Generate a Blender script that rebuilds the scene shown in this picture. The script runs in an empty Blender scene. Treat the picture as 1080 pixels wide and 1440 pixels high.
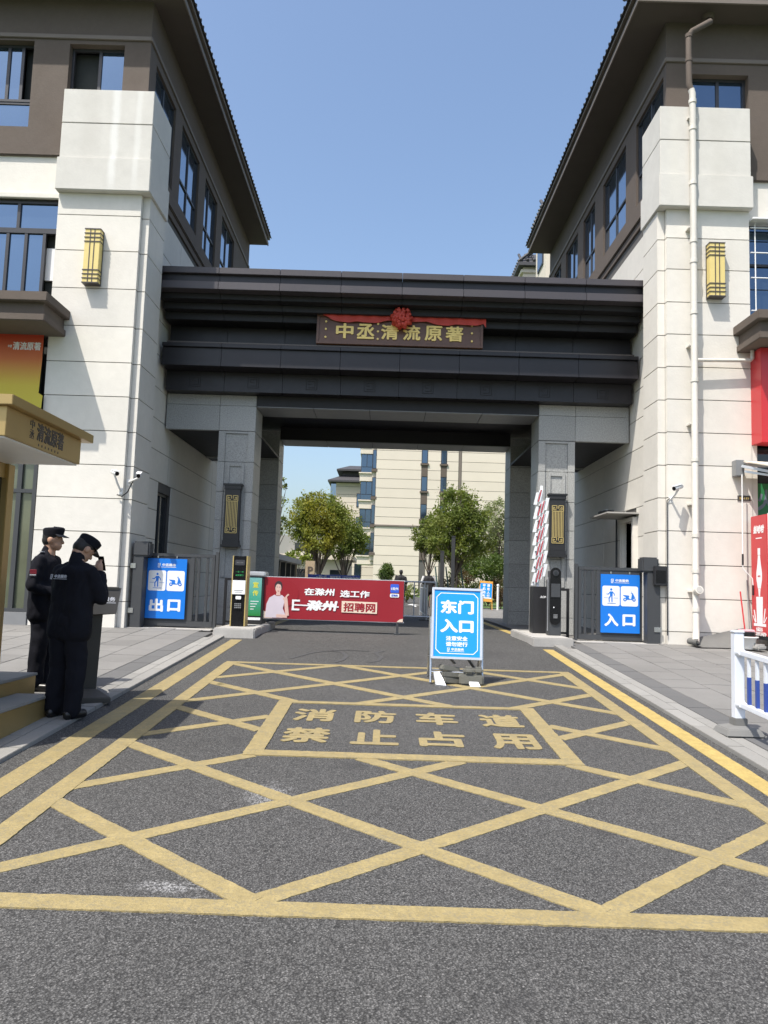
import bpy, bmesh, math, random
import numpy as np
from mathutils import Matrix, Vector
random.seed(7); np.random.seed(7)
SC = bpy.context.scene; COL = SC.collection
# ------------------------------------------------------------------ camera
F, YAW, PITCH, ROLL = 1080.0, -.003, .095, .0317        # focal length in photo pixels, angles in radians
CAM = Vector((0, 0, 1.65))
fw = Vector((math.sin(YAW)*math.cos(PITCH), math.cos(YAW)*math.cos(PITCH), math.sin(PITCH)))
r0 = Vector((math.cos(YAW), -math.sin(YAW), 0)); u0 = r0.cross(fw)
rt = r0*math.cos(ROLL) + u0*math.sin(ROLL); up = rt.cross(fw)
cd = bpy.data.cameras.new('camera'); cd.sensor_fit = 'HORIZONTAL'; cd.sensor_width = 36; cd.lens = 36*F/1080
cd.clip_start = .05; cd.clip_end = 3000
cam = bpy.data.objects.new('camera', cd); COL.objects.link(cam); SC.camera = cam
cam.matrix_world = Matrix((( rt.x, up.x, -fw.x, CAM.x), (rt.y, up.y, -fw.y, CAM.y), (rt.z, up.z, -fw.z, CAM.z), (0, 0, 0, 1)))
# ------------------------------------------------------------------ sky, sun, exposure
SUNDIR = Vector((.36, .42, -1)).normalized()
W = bpy.data.worlds.new('World'); SC.world = W; W.use_nodes = True
nt = W.node_tree; nt.nodes.clear()
wo = nt.nodes.new('ShaderNodeOutputWorld'); bg = nt.nodes.new('ShaderNodeBackground'); sk = nt.nodes.new('ShaderNodeTexSky')
sk.sky_type = 'NISHITA'; sk.sun_disc = False
sk.sun_elevation = math.asin(-SUNDIR.z); sk.sun_rotation = math.atan2(-SUNDIR.x, -SUNDIR.y)
sk.altitude = 0; sk.air_density = 1.2; sk.dust_density = 3.2; sk.ozone_density = 3.0
bg.inputs['Strength'].default_value = .15
nt.links.new(sk.outputs[0], bg.inputs[0]); nt.links.new(bg.outputs[0], wo.inputs[0])
sd = bpy.data.lights.new('sun', 'SUN'); sd.energy = 4.15; sd.angle = math.radians(.55); sd.color = (1, .94, .85)
sun = bpy.data.objects.new('sun', sd); COL.objects.link(sun); sun.rotation_euler = SUNDIR.to_track_quat('-Z', 'Y').to_euler(); sun.location = (-6, -8, 20)
SC.view_settings.view_transform = 'Standard'; SC.view_settings.look = 'None'; SC.view_settings.gamma = 1
SC.view_settings.exposure = .58; SC.view_settings.use_curve_mapping = False
# ------------------------------------------------------------------ helpers
TMP = bpy.data.scenes.new('workbench')                    # scratch scene where lettering and figures are evaluated, removed at the end
def evaluated(o):
    vl = TMP.view_layers[0]; vl.update(); dg = vl.depsgraph; dg.update()
    return bpy.data.meshes.new_from_object(o.evaluated_get(dg))
def P(px, py, Y):
    """a photo pixel at a known depth Y -> world point"""
    d = fw + (px-540)/F*rt - (py-720)/F*up
    return CAM + d*(Y/d.y)
def gz(Y): return .1 if Y < 2 else (.05*Y if Y < 14 else .70)
def wloc(o):
    v = Vector((0, 0, 0))
    while o is not None: v += o.location; o = o.parent
    return v
def tag(o, label=None, cat=None, group=None, kind=None):
    if label: o['label'] = label
    if cat: o['category'] = cat
    if group: o['group'] = group
    if kind: o['kind'] = kind
    return o
def E(name, loc, label=None, cat=None, group=None, kind=None):
    o = bpy.data.objects.new(name, None); COL.objects.link(o); o.location = loc; o.empty_display_size = .2
    return tag(o, label, cat, group, kind)
class MB:
    def __init__(s): s.v = []; s.f = []; s.sm = []; s.M = None
    def add(s, vs, fs, sm=False):
        n = len(s.v)
        if s.M is not None: vs = [s.M @ Vector(p) for p in vs]
        s.v += [tuple(p) for p in vs]; s.f += [tuple(i+n for i in f) for f in fs]; s.sm += [sm]*len(fs)
        return s
    def box(s, x0, x1, y0, y1, z0, z1):
        x0, x1 = min(x0, x1), max(x0, x1); y0, y1 = min(y0, y1), max(y0, y1); z0, z1 = min(z0, z1), max(z0, z1)
        return s.add([(x0,y0,z0),(x1,y0,z0),(x1,y1,z0),(x0,y1,z0),(x0,y0,z1),(x1,y0,z1),(x1,y1,z1),(x0,y1,z1)],
                     [(0,3,2,1),(4,5,6,7),(0,1,5,4),(1,2,6,5),(2,3,7,6),(3,0,4,7)])
    def cyl(s, p0, p1, ra, rb=None, n=12, cap=True):
        rb = ra if rb is None else rb
        p0 = Vector(p0); p1 = Vector(p1); d = (p1-p0).normalized()
        a = d.orthogonal().normalized(); b = d.cross(a)
        vs = []
        for p, r in ((p0, ra), (p1, rb)):
            for i in range(n):
                t = 2*math.pi*i/n; vs.append(p + a*(math.cos(t)*r) + b*(math.sin(t)*r))
        s.add(vs, [(i, (i+1) % n, n+(i+1) % n, n+i) for i in range(n)], True)
        if cap: s.add(vs, [tuple(range(n-1, -1, -1)), tuple(range(n, 2*n))])
        return s
    def tube(s, pts, r, n=8):
        rr = r if hasattr(r, '__len__') else [r]*len(pts)
        pts = [Vector(p) for p in pts]; vs = []; a = None
        for i, p in enumerate(pts):
            d = (pts[min(i+1, len(pts)-1)] - pts[max(i-1, 0)]).normalized()
            a = d.orthogonal().normalized() if a is None else (a - d*a.dot(d)).normalized()
            b = d.cross(a)
            vs += [p + a*(math.cos(2*math.pi*k/n)*rr[i]) + b*(math.sin(2*math.pi*k/n)*rr[i]) for k in range(n)]
        fs = []
        for i in range(len(pts)-1):
            for k in range(n): fs.append((i*n+k, i*n+(k+1) % n, (i+1)*n+(k+1) % n, (i+1)*n+k))
        s.add(vs, fs, True); m = len(pts)-1
        return s.add(vs, [tuple(range(n-1, -1, -1)), tuple(range(m*n, m*n+n))])
    def bar(s, p0, p1, w, h, upv=(0, 0, 1)):
        p0 = Vector(p0); p1 = Vector(p1); d = (p1-p0).normalized(); u = Vector(upv)
        if abs(d.dot(u)) > .98: u = Vector((0, 1, 0))
        a = d.cross(u).normalized()*(w/2); b = a.normalized().cross(d).normalized()*(h/2)
        vs = [p + i*a + j*b for p in (p0, p1) for i, j in ((-1,-1),(1,-1),(1,1),(-1,1))]
        return s.add(vs, [(0,3,2,1),(4,5,6,7),(0,1,5,4),(1,2,6,5),(2,3,7,6),(3,0,4,7)])
    def prism(s, poly, M, t):
        """polygon in the local xy plane of M, thickness t along +z"""
        n = len(poly); vs = [M @ Vector((x, y, 0)) for x, y in poly] + [M @ Vector((x, y, t)) for x, y in poly]
        return s.add(vs, [tuple(range(n-1, -1, -1)), tuple(range(n, 2*n))] + [(i, (i+1) % n, n+(i+1) % n, n+i) for i in range(n)])
    def lathe(s, prof, c, n=20, M=None):
        vs = []
        for r, z in prof:
            for k in range(n):
                t = 2*math.pi*k/n; vs.append(Vector((c[0]+r*math.cos(t), c[1]+r*math.sin(t), c[2]+z)))
        fs = [(i*n+k, i*n+(k+1) % n, (i+1)*n+(k+1) % n, (i+1)*n+k) for i in range(len(prof)-1) for k in range(n)]
        s.add(vs, fs, True)
        return s.add(vs, [tuple(range(n-1, -1, -1)), tuple(range((len(prof)-1)*n, len(prof)*n))])
    def mesh(s, name, mat, off=Vector((0, 0, 0)), bev=0):
        me = bpy.data.meshes.new(name)
        me.from_pydata([(x-off.x, y-off.y, z-off.z) for x, y, z in s.v], [], s.f)
        me.polygons.foreach_set('use_smooth', s.sm)
        if bev:
            bm = bmesh.new(); bm.from_mesh(me); bmesh.ops.remove_doubles(bm, verts=bm.verts, dist=1e-5)
            es = [e for e in bm.edges if len(e.link_faces) == 2 and e.calc_face_angle(0) > .6]
            bmesh.ops.bevel(bm, geom=es, offset=bev, segments=2, affect='EDGES', clamp_overlap=True)
            bm.to_mesh(me); bm.free()
        me.update()
        me.materials.append(mat)
        return me
    def build(s, name, mat, parent=None, bev=0):
        return put(name, s.mesh(name, mat, wloc(parent) if parent else Vector((0, 0, 0)), bev), parent)
def put(name, me, parent=None, loc=None):
    o = bpy.data.objects.new(name, me); COL.objects.link(o)
    if parent: o.parent = parent
    if loc is not None: o.location = Vector(loc) - (wloc(parent) if parent else Vector((0, 0, 0)))
    return o
def bx(name, mat, parent, *a, bev=0): return MB().box(*a).build(name, mat, parent, bev)
def copy_tree(o, parent=None):
    c = o.copy(); COL.objects.link(c); c.parent = parent
    for ch in o.children: copy_tree(ch, c)
    return c
# ------------------------------------------------------------------ materials
MATS = {}
def mat(name, col, rough=.7, var=.12, scale=3., bump=0., bscale=60., metal=0., spec=.5, fine=0., fscale=200., rnd=0., col2=None, coord='W'):
    """procedural: base colour varied by large noise, fine noise and per-object random, with a bump"""
    m = bpy.data.materials.new(name); m.use_nodes = True; n = m.node_tree.nodes; l = m.node_tree.links
    b = n['Principled BSDF']; b.inputs['Roughness'].default_value = rough; b.inputs['Metallic'].default_value = metal
    b.inputs['Specular IOR Level'].default_value = spec
    if coord == 'W': co = n.new('ShaderNodeNewGeometry').outputs['Position']
    else: co = n.new('ShaderNodeTexCoord').outputs['Object']
    def noise(sc, det=4, ro=.6):
        t = n.new('ShaderNodeTexNoise'); t.inputs['Scale'].default_value = sc; t.inputs['Detail'].default_value = det; t.inputs['Roughness'].default_value = ro
        l.new(co, t.inputs['Vector']); return t.outputs['Fac']
    def mth(op, a, bb):
        k = n.new('ShaderNodeMath'); k.operation = op
        for i, x in enumerate((a, bb)):
            if isinstance(x, (int, float)): k.inputs[i].default_value = x
            else: l.new(x, k.inputs[i])
        return k.outputs[0]
    v = mth('MULTIPLY_ADD', noise(scale), 2*var); v.node.inputs[2].default_value = 1-var
    if fine:
        f = mth('MULTIPLY_ADD', noise(fscale, 2, .5), 2*fine); f.node.inputs[2].default_value = 1-fine; v = mth('MULTIPLY', v, f)
    if rnd:
        oi = n.new('ShaderNodeObjectInfo').outputs['Random']
        f = mth('MULTIPLY_ADD', oi, 2*rnd); f.node.inputs[2].default_value = 1-rnd; v = mth('MULTIPLY', v, f)
    mx = n.new('ShaderNodeVectorMath'); mx.operation = 'SCALE'
    if col2 is not None:
        cm = n.new('ShaderNodeMix'); cm.data_type = 'RGBA'; cm.inputs[6].default_value = (*col, 1); cm.inputs[7].default_value = (*col2, 1)
        rr = n.new('ShaderNodeMapRange'); rr.inputs[1].default_value = .42; rr.inputs[2].default_value = .62
        l.new(noise(scale*.7), rr.inputs[0]); l.new(rr.outputs[0], cm.inputs[0]); l.new(cm.outputs[2], mx.inputs[0])
    else: mx.inputs[0].default_value = col
    l.new(v, mx.inputs['Scale']); l.new(mx.outputs[0], b.inputs['Base Color'])
    rv = mth('MULTIPLY_ADD', noise(scale*2.3), .16); rv.node.inputs[2].default_value = max(.02, rough-.08)
    if rough > .1: l.new(rv, b.inputs['Roughness'])
    if bump:
        bp = n.new('ShaderNodeBump'); bp.inputs['Strength'].default_value = bump; bp.inputs['Distance'].default_value = .01
        l.new(noise(bscale, 4), bp.inputs['Height']); l.new(bp.outputs[0], b.inputs['Normal'])
    MATS[name] = m
    m['v'] = 1
    return m
def nodes(m): return m.node_tree.nodes, m.node_tree.links
stucco = mat('stucco', (.65, .625, .57), .85, .10, .9, .25, 26, fine=.06, fscale=7, rnd=.05)
stucco_far = mat('stucco_far', (.61, .548, .465), .9, .05, .6, rnd=.03)
brown = mat('brown_render', (.105, .083, .068), .85, .12, 1.5, .25, 30, fine=.06, fscale=12)
joint = mat('joint_dark', (.10, .095, .09), .9, .1)  # dark core tone that shows in the open panel joints
soffit = mat('soffit_brown', (.075, .061, .052), .85, .1, 1.2)
fascia = mat('fascia_brown', (.16, .135, .115), .7, .1, 2)
tilem = mat('roof_tile', (.045, .045, .05), .6, .2, 4, rnd=.15)
darkmetal = mat('dark_panel', (.0125, .011, .0145), .42, .12, 1.4, .03, 8, spec=.5, rnd=.10)
ceilm = mat('dark_ceiling', (.011, .0105, .012), .6, .1)
granite = mat('granite', (.32, .325, .315), .5, .10, 1.2, .05, 90, fine=.55, fscale=42, rnd=.07)
frame_m = mat('window_frame', (.035, .036, .042), .45, .1)
frame_br = mat('frame_bronze', (.07, .06, .055), .45, .1)
glass = mat('coated_glass', (.25, .33, .43), .05, .12, .5, metal=.9, spec=.8)
glass_front = mat('front_glass', (.15, .215, .30), .05, .12, .5, metal=.9, spec=.8)
glass_far = mat('far_glass', (.10, .15, .22), .06, .1, .5, metal=.85, spec=.8)
glass_cur = mat('curtained_glass', (.13, .145, .10), .12, .35, 1.8, metal=.25, spec=.8)
glass_dk = mat('dark_glass', (.035, .045, .055), .05, .2, .7, metal=.35, spec=.9)
room = mat('dark_room', (.028, .032, .03), .8, .2)
paper = mat('paper_white', (.75, .76, .77), .7, .06)
gold = mat('gold_metal', (.42, .30, .12), .36, .12, 2.5, metal=.55, spec=.6, rnd=.04)
goldlamp = mat('gold_lamp', (.66, .53, .20), .5, .1, 6)
goldbar = mat('gold_bar', (.58, .45, .18), .42, .1, 8, metal=.4)
goldletter = mat('gold_letter', (.74, .55, .17), .4, .08, 9, metal=.25)
black = mat('black_metal', (.018, .018, .02), .42, .15, 5)
blackpl = mat('black_plastic', (.007, .007, .008), .28, .15, 5, spec=.3)
charcoal = mat('charcoal_steel', (.045, .048, .052), .48, .12, 4)
greysteel = mat('grey_steel', (.20, .205, .21), .45, .12, 5)
stainless = mat('stainless', (.55, .56, .57), .25, .1, 8, metal=.9)
alum = mat('aluminium', (.62, .64, .67), .35, .08, 6, metal=.5)
white = mat('white_paint', (.76, .77, .77), .5, .06, 4)
offwhite = mat('pipe_white', (.60, .575, .52), .55, .10, 3, .15, 25, fine=.06, fscale=20)
plaswhite = mat('plastic_white', (.72, .72, .71), .4, .06, 5)
blue = mat('sign_blue', (.006, .165, .62), .35, .06, 2)
blue2 = mat('sign_sky_blue', (.006, .27, .78), .35, .06, 2)
bluep = mat('print_blue', (.03, .10, .55), .45, .06, 2)
red = mat('print_red', (.27, .011, .02), .42, .08, 1.6)
redshop = mat('shop_red', (.50, .030, .036), .32, .08, 2)
green = mat('print_green', (.03, .22, .08), .45, .1, 2)
woodm = mat('plaque_wood', (.105, .05, .027), .4, .25, 7, .1, 30)
silk = mat('red_silk', (.50, .05, .03), .5, .2, 9)
fabric = mat('black_uniform', (.0075, .008, .0125), .9, .25, 6, .25, 60, spec=.2)
blackskin = mat('black_leather', (.01, .01, .011), .35, .2, 6)
skin = mat('skin', (.42, .25, .17), .55, .08, 12)
hair = mat('hair', (.012, .01, .01), .6, .2, 30)
concrete = mat('concrete', (.36, .35, .33), .9, .14, 3, .3, 40, fine=.12, fscale=50, rnd=.05)
kerbm = mat('kerb_stone', (.235, .23, .215), .85, .12, 2.2, .2, 50, fine=.12, fscale=60, rnd=.07)
tile_l = mat('paver_light', (.165, .161, .153), .85, .20, 1.1, .2, 60, fine=.14, fscale=55, rnd=.10)
tile_d = mat('paver_dark', (.105, .105, .104), .85, .12, 1.4, .2, 60, fine=.12, fscale=55, rnd=.06)
grout = mat('grout', (.16, .155, .15), .95, .15)
blockm = mat('paver_block', (.155, .155, .135), .9, .15, 8, .3, 60, fine=.15, fscale=80, rnd=.12)
bark = mat('bark', (.13, .105, .085), .9, .25, 12, .5, 40)
curtain = mat('curtain', (.30, .29, .22), .9, .15, 5)
bluepanel = mat('panel_bluegrey', (.17, .21, .28), .4, .1, 3)
tan = mat('tan_stone', (.42, .33, .22), .8, .1, 3)
orange = mat('sign_orange', (.62, .32, .06), .5, .1, 4)
rubber = mat('rubber_mat', (.13, .13, .125), .9, .12, 5)
cream = mat('awning_cream', (.62, .56, .46), .8, .08, 4)
railwhite = mat('rail_white', (.66, .70, .77), .35, .06, 4)
railblue = mat('rail_blue', (.03, .07, .30), .4, .08, 4)
plinth = mat('rubber_base', (.16, .16, .155), .85, .15, 5, .2, 50)
pinkm = mat('pink_plastic', (.75, .45, .48), .4, .06)
grass = mat('lawn', (.07, .13, .03), .95, .3, 2, .3, 40, fine=.3, fscale=40)
def leafmat(name, c1, c2):
    m = mat(name, c1, .6, .35, 1.1, fine=.25, fscale=6, col2=c2, spec=.3)
    n, l = nodes(m); b = n['Principled BSDF']; o = n['Material Output']
    tr = n.new('ShaderNodeBsdfTranslucent'); mx = n.new('ShaderNodeMixShader'); mx.inputs[0].default_value = .32
    src = b.inputs['Base Color'].links[0].from_socket
    g = n.new('ShaderNodeVectorMath'); g.operation = 'MULTIPLY'; g.inputs[1].default_value = (1.5, 1.5, .7)
    l.new(src, g.inputs[0]); l.new(g.outputs[0], tr.inputs[0]); l.new(b.outputs[0], mx.inputs[1]); l.new(tr.outputs[0], mx.inputs[2]); l.new(mx.outputs[0], o.inputs[0])
    return m
leaf_a = leafmat('leaf_yellow_green', (.22, .21, .03), (.13, .17, .03))
leaf_b = leafmat('leaf_green', (.12, .165, .035), (.17, .19, .045))
leaf_c = leafmat('leaf_pale', (.22, .25, .13), (.16, .20, .08))
leaf_d = leafmat('leaf_dark', (.06, .10, .025), (.10, .14, .035))
leaf_r = leafmat('leaf_reddish', (.11, .06, .035), (.07, .08, .03))
leaf_y = leafmat('leaf_lime', (.17, .21, .03), (.10, .16, .03))
# asphalt: grey binder with pale and dark chippings, dusty patches and a tar scribble
asphalt = mat('asphalt', (.082, .081, .080), .85, .20, .7, .0, spec=.35)
def _asph():
    n, l = nodes(asphalt); b = n['Principled BSDF']; src = b.inputs['Base Color'].links[0].from_socket
    pos = n.new('ShaderNodeNewGeometry').outputs['Position']
    v = n.new('ShaderNodeTexVoronoi'); v.inputs['Scale'].default_value = 120; l.new(pos, v.inputs['Vector'])
    r = n.new('ShaderNodeValToRGB'); e = r.color_ramp.elements
    e[0].position = .0; e[0].color = (.34, .34, .34, 1); e[1].position = 1; e[1].color = (2.5, 2.46, 2.4, 1)
    for p, c in ((.30, .62), (.62, 1.08), (.86, 1.55)): q = e.new(p); q.color = (c, c, c*.98, 1)
    l.new(v.outputs['Color'], r.inputs[0])
    m1 = n.new('ShaderNodeVectorMath'); m1.operation = 'MULTIPLY'; l.new(src, m1.inputs[0]); l.new(r.outputs[0], m1.inputs[1])
    nz = n.new('ShaderNodeTexNoise'); nz.inputs['Scale'].default_value = 320; nz.inputs['Detail'].default_value = 2; l.new(pos, nz.inputs['Vector'])
    rr = n.new('ShaderNodeMapRange'); rr.inputs[1].default_value = .3; rr.inputs[2].default_value = .7; rr.inputs[3].default_value = .8; rr.inputs[4].default_value = 1.2; l.new(nz.outputs[0], rr.inputs[0])
    dk = n.new('ShaderNodeMapRange'); dk.inputs[1].default_value = .25; dk.inputs[2].default_value = .75; dk.inputs[3].default_value = 1.2; dk.inputs[4].default_value = .45; l.new(v.outputs['Distance'], dk.inputs[0])
    dm = n.new('ShaderNodeVectorMath'); dm.operation = 'SCALE'; l.new(m1.outputs[0], dm.inputs[0]); l.new(dk.outputs[0], dm.inputs['Scale']); m1 = dm
    m2 = n.new('ShaderNodeVectorMath'); m2.operation = 'SCALE'; l.new(m1.outputs[0], m2.inputs[0]); l.new(rr.outputs[0], m2.inputs['Scale'])
    cur = m2.outputs[0]
    # spilled white dust: ragged blobs at their own places
    n3 = n.new('ShaderNodeTexNoise'); n3.inputs['Scale'].default_value = 9; n3.inputs['Detail'].default_value = 6; n3.inputs['Roughness'].default_value = .75; l.new(pos, n3.inputs['Vector'])
    for (cx, cy, sx, sy, amt) in ((-.72, 5.20, .19, .30, .85), (-.98, 3.80, .20, .08, .75)):
        mp = n.new('ShaderNodeVectorMath'); mp.operation = 'SUBTRACT'; l.new(pos, mp.inputs[0]); mp.inputs[1].default_value = (cx, cy, 0)
        ms = n.new('ShaderNodeVectorMath'); ms.operation = 'MULTIPLY'; l.new(mp.outputs[0], ms.inputs[0]); ms.inputs[1].default_value = (1/sx, 1/sy, 0)
        ln = n.new('ShaderNodeVectorMath'); ln.operation = 'LENGTH'; l.new(ms.outputs[0], ln.inputs[0])
        ad = n.new('ShaderNodeMath'); ad.operation = 'MULTIPLY_ADD'; l.new(n3.outputs[0], ad.inputs[0]); ad.inputs[1].default_value = -2.2; l.new(ln.outputs['Value'], ad.inputs[2])
        mr = n.new('ShaderNodeMapRange'); mr.inputs[1].default_value = -.15; mr.inputs[2].default_value = -.9; mr.inputs[3].default_value = 0; mr.inputs[4].default_value = amt; l.new(ad.outputs[0], mr.inputs[0])
        sc_ = n.new('ShaderNodeSeparateColor'); l.new(v.outputs['Color'], sc_.inputs[0]); pw2 = n.new('ShaderNodeMath'); pw2.operation = 'POWER'; l.new(sc_.outputs[1], pw2.inputs[0]); pw2.inputs[1].default_value = 1.6
        mu = n.new('ShaderNodeMath'); mu.operation = 'MULTIPLY'; l.new(mr.outputs[0], mu.inputs[0]); l.new(pw2.outputs[0], mu.inputs[1])
        mx = n.new('ShaderNodeMix'); mx.data_type = 'RGBA'; l.new(mu.outputs[0], mx.inputs[0]); l.new(cur, mx.inputs[6]); mx.inputs[7].default_value = (.42, .42, .42, 1); cur = mx.outputs[2]
    for (cx, cy, sx, sy, amt) in ((.55, 2.95, .08, .05, .4), (-.2, 5.9, .10, .14, .5), (1.35, 4.7, .12, .10, .5), (.3, 11.6, .5, .5, .35), (1.7, 12.3, .4, .6, .35), (-1.2, 6.6, .10, .10, .4), (2.2, 8.9, .1, .15, .5), (-.75, 2.7, .12, .05, .3)):
        mp = n.new('ShaderNodeVectorMath'); mp.operation = 'SUBTRACT'; l.new(pos, mp.inputs[0]); mp.inputs[1].default_value = (cx, cy, 0)
        ms = n.new('ShaderNodeVectorMath'); ms.operation = 'MULTIPLY'; l.new(mp.outputs[0], ms.inputs[0]); ms.inputs[1].default_value = (1/sx, 1/sy, 0)
        ln = n.new('ShaderNodeVectorMath'); ln.operation = 'LENGTH'; l.new(ms.outputs[0], ln.inputs[0])
        ad = n.new('ShaderNodeMath'); ad.operation = 'MULTIPLY_ADD'; l.new(n3.outputs[0], ad.inputs[0]); ad.inputs[1].default_value = -2.0; l.new(ln.outputs['Value'], ad.inputs[2])
        mr = n.new('ShaderNodeMapRange'); mr.inputs[1].default_value = .1; mr.inputs[2].default_value = -.7; mr.inputs[3].default_value = 0; mr.inputs[4].default_value = amt; l.new(ad.outputs[0], mr.inputs[0])
        mx = n.new('ShaderNodeMix'); mx.data_type = 'RGBA'; l.new(mr.outputs[0], mx.inputs[0]); l.new(cur, mx.inputs[6]); mx.inputs[7].default_value = (.035, .034, .034, 1); cur = mx.outputs[2]
    l.new(cur, b.inputs['Base Color'])
    bp = n.new('ShaderNodeBump'); bp.inputs['Strength'].default_value = .55; bp.inputs['Distance'].default_value = .006
    l.new(v.outputs['Distance'], bp.inputs['Height']); l.new(bp.outputs[0], b.inputs['Normal'])
_asph()
def paint(name, col, wear):
    m = mat(name, col, .75, .34, 9, fine=.26, fscale=48)
    n, l = nodes(m); b = n['Principled BSDF']; src = b.inputs['Base Color'].links[0].from_socket
    pos = n.new('ShaderNodeNewGeometry').outputs['Position']
    v = n.new('ShaderNodeTexVoronoi'); v.inputs['Scale'].default_value = 95; l.new(pos, v.inputs['Vector'])
    a = n.new('ShaderNodeTexNoise'); a.inputs['Scale'].default_value = 7; a.inputs['Detail'].default_value = 8; a.inputs['Roughness'].default_value = .85; l.new(pos, a.inputs['Vector'])
    sp = n.new('ShaderNodeSeparateColor'); l.new(v.outputs['Color'], sp.inputs[0])
    ad = n.new('ShaderNodeMath'); ad.operation = 'MULTIPLY_ADD'; ad.inputs[1].default_value = .30; l.new(sp.outputs[0], ad.inputs[0]); l.new(a.outputs[0], ad.inputs[2])
    mr = n.new('ShaderNodeMapRange'); mr.inputs[1].default_value = wear; mr.inputs[2].default_value = wear+.14; mr.inputs[4].default_value = .8; l.new(ad.outputs[0], mr.inputs[0])
    mx = n.new('ShaderNodeMix'); mx.data_type = 'RGBA'; l.new(mr.outputs[0], mx.inputs[0]); l.new(src, mx.inputs[6]); mx.inputs[7].default_value = (.20, .17, .10, 1)
    l.new(mx.outputs[2], b.inputs['Base Color'])
    bp = n.new('ShaderNodeBump'); bp.inputs['Strength'].default_value = .4; bp.inputs['Distance'].default_value = .004
    l.new(v.outputs['Distance'], bp.inputs['Height']); l.new(bp.outputs[0], b.inputs['Normal'])
    return m
yellow = paint('yellow_paint', (.265, .21, .095), .66)
yellow_b = paint('yellow_paint_fresh', (.37, .275, .09), .80)
# water streaks on the parapet blocks, in the render itself
def streaks(m, spots):
    n, l = nodes(m); b = n['Principled BSDF']; cur = b.inputs['Base Color'].links[0].from_socket
    pos = n.new('ShaderNodeNewGeometry').outputs['Position']; sp = n.new('ShaderNodeSeparateXYZ'); l.new(pos, sp.inputs[0])
    nz = n.new('ShaderNodeTexNoise'); nz.inputs['Scale'].default_value = 3; nz.inputs['Detail'].default_value = 6; l.new(pos, nz.inputs['Vector'])
    for cx, w, zt, zb, amt, c in spots:
        d = n.new('ShaderNodeMath'); d.operation = 'SUBTRACT'; l.new(sp.outputs[0], d.inputs[0]); d.inputs[1].default_value = cx
        w1 = n.new('ShaderNodeMath'); w1.operation = 'MULTIPLY_ADD'; l.new(nz.outputs[0], w1.inputs[0]); w1.inputs[1].default_value = w*1.2; l.new(d.outputs[0], w1.inputs[2])
        a = n.new('ShaderNodeMath'); a.operation = 'ABSOLUTE'; s2 = n.new('ShaderNodeMath'); s2.operation = 'SUBTRACT'; l.new(w1.outputs[0], s2.inputs[0]); s2.inputs[1].default_value = w*.6; l.new(s2.outputs[0], a.inputs[0])
        mr = n.new('ShaderNodeMapRange'); mr.inputs[1].default_value = w; mr.inputs[2].default_value = w*.3; mr.inputs[3].default_value = 0; mr.inputs[4].default_value = amt; l.new(a.outputs[0], mr.inputs[0])
        z1 = n.new('ShaderNodeMapRange'); z1.inputs[1].default_value = zb; z1.inputs[2].default_value = zb+.5; l.new(sp.outputs[2], z1.inputs[0])
        k = n.new('ShaderNodeMath'); k.operation = 'MULTIPLY'; l.new(mr.outputs[0], k.inputs[0]); l.new(z1.outputs[0], k.inputs[1])
        mx = n.new('ShaderNodeMix'); mx.data_type = 'RGBA'; l.new(k.outputs[0], mx.inputs[0]); l.new(cur, mx.inputs[6]); mx.inputs[7].default_value = (*c, 1); cur = mx.outputs[2]
    l.new(cur, b.inputs['Base Color'])
stucco_top = mat('stucco_parapet', (.57, .555, .515), .85, .12, 1.6, .22, 26, fine=.06, fscale=8, rnd=.02)
streaks(stucco_top, [(-5.42, .10, 11, 8.8, .55, (.75, .75, .73)), (-4.98, .08, 11, 8.8, .38, (.74, .74, .71)), (-5.9, .25, 11, 9.2, .3, (.46, .44, .40)), (6.2, .3, 11, 9, .25, (.47, .45, .40)), (5.35, .15, 11, 9, .3, (.62, .60, .53))])
# poster gradient (a print: red above, yellow-green below)
def poster_mat():
    m = mat('poster_print', (.5, .3, .05), .5, .05); n, l = nodes(m); b = n['Principled BSDF']
    pos = n.new('ShaderNodeNewGeometry').outputs['Position']; sp = n.new('ShaderNodeSeparateXYZ'); l.new(pos, sp.inputs[0])
    mr = n.new('ShaderNodeMapRange'); mr.inputs[1].default_value = 4.3; mr.inputs[2].default_value = 6.15; l.new(sp.outputs[2], mr.inputs[0])
    r = n.new('ShaderNodeValToRGB'); e = r.color_ramp.elements; e[0].color = (.42, .42, .03, 1); e[1].color = (.42, .02, .012, 1)
    q = e.new(.45); q.color = (.55, .42, .03, 1); q = e.new(.72); q.color = (.52, .13, .02, 1)
    l.new(mr.outputs[0], r.inputs[0]); l.new(r.outputs[0], b.inputs['Base Color']); return m
poster = poster_mat()
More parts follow.
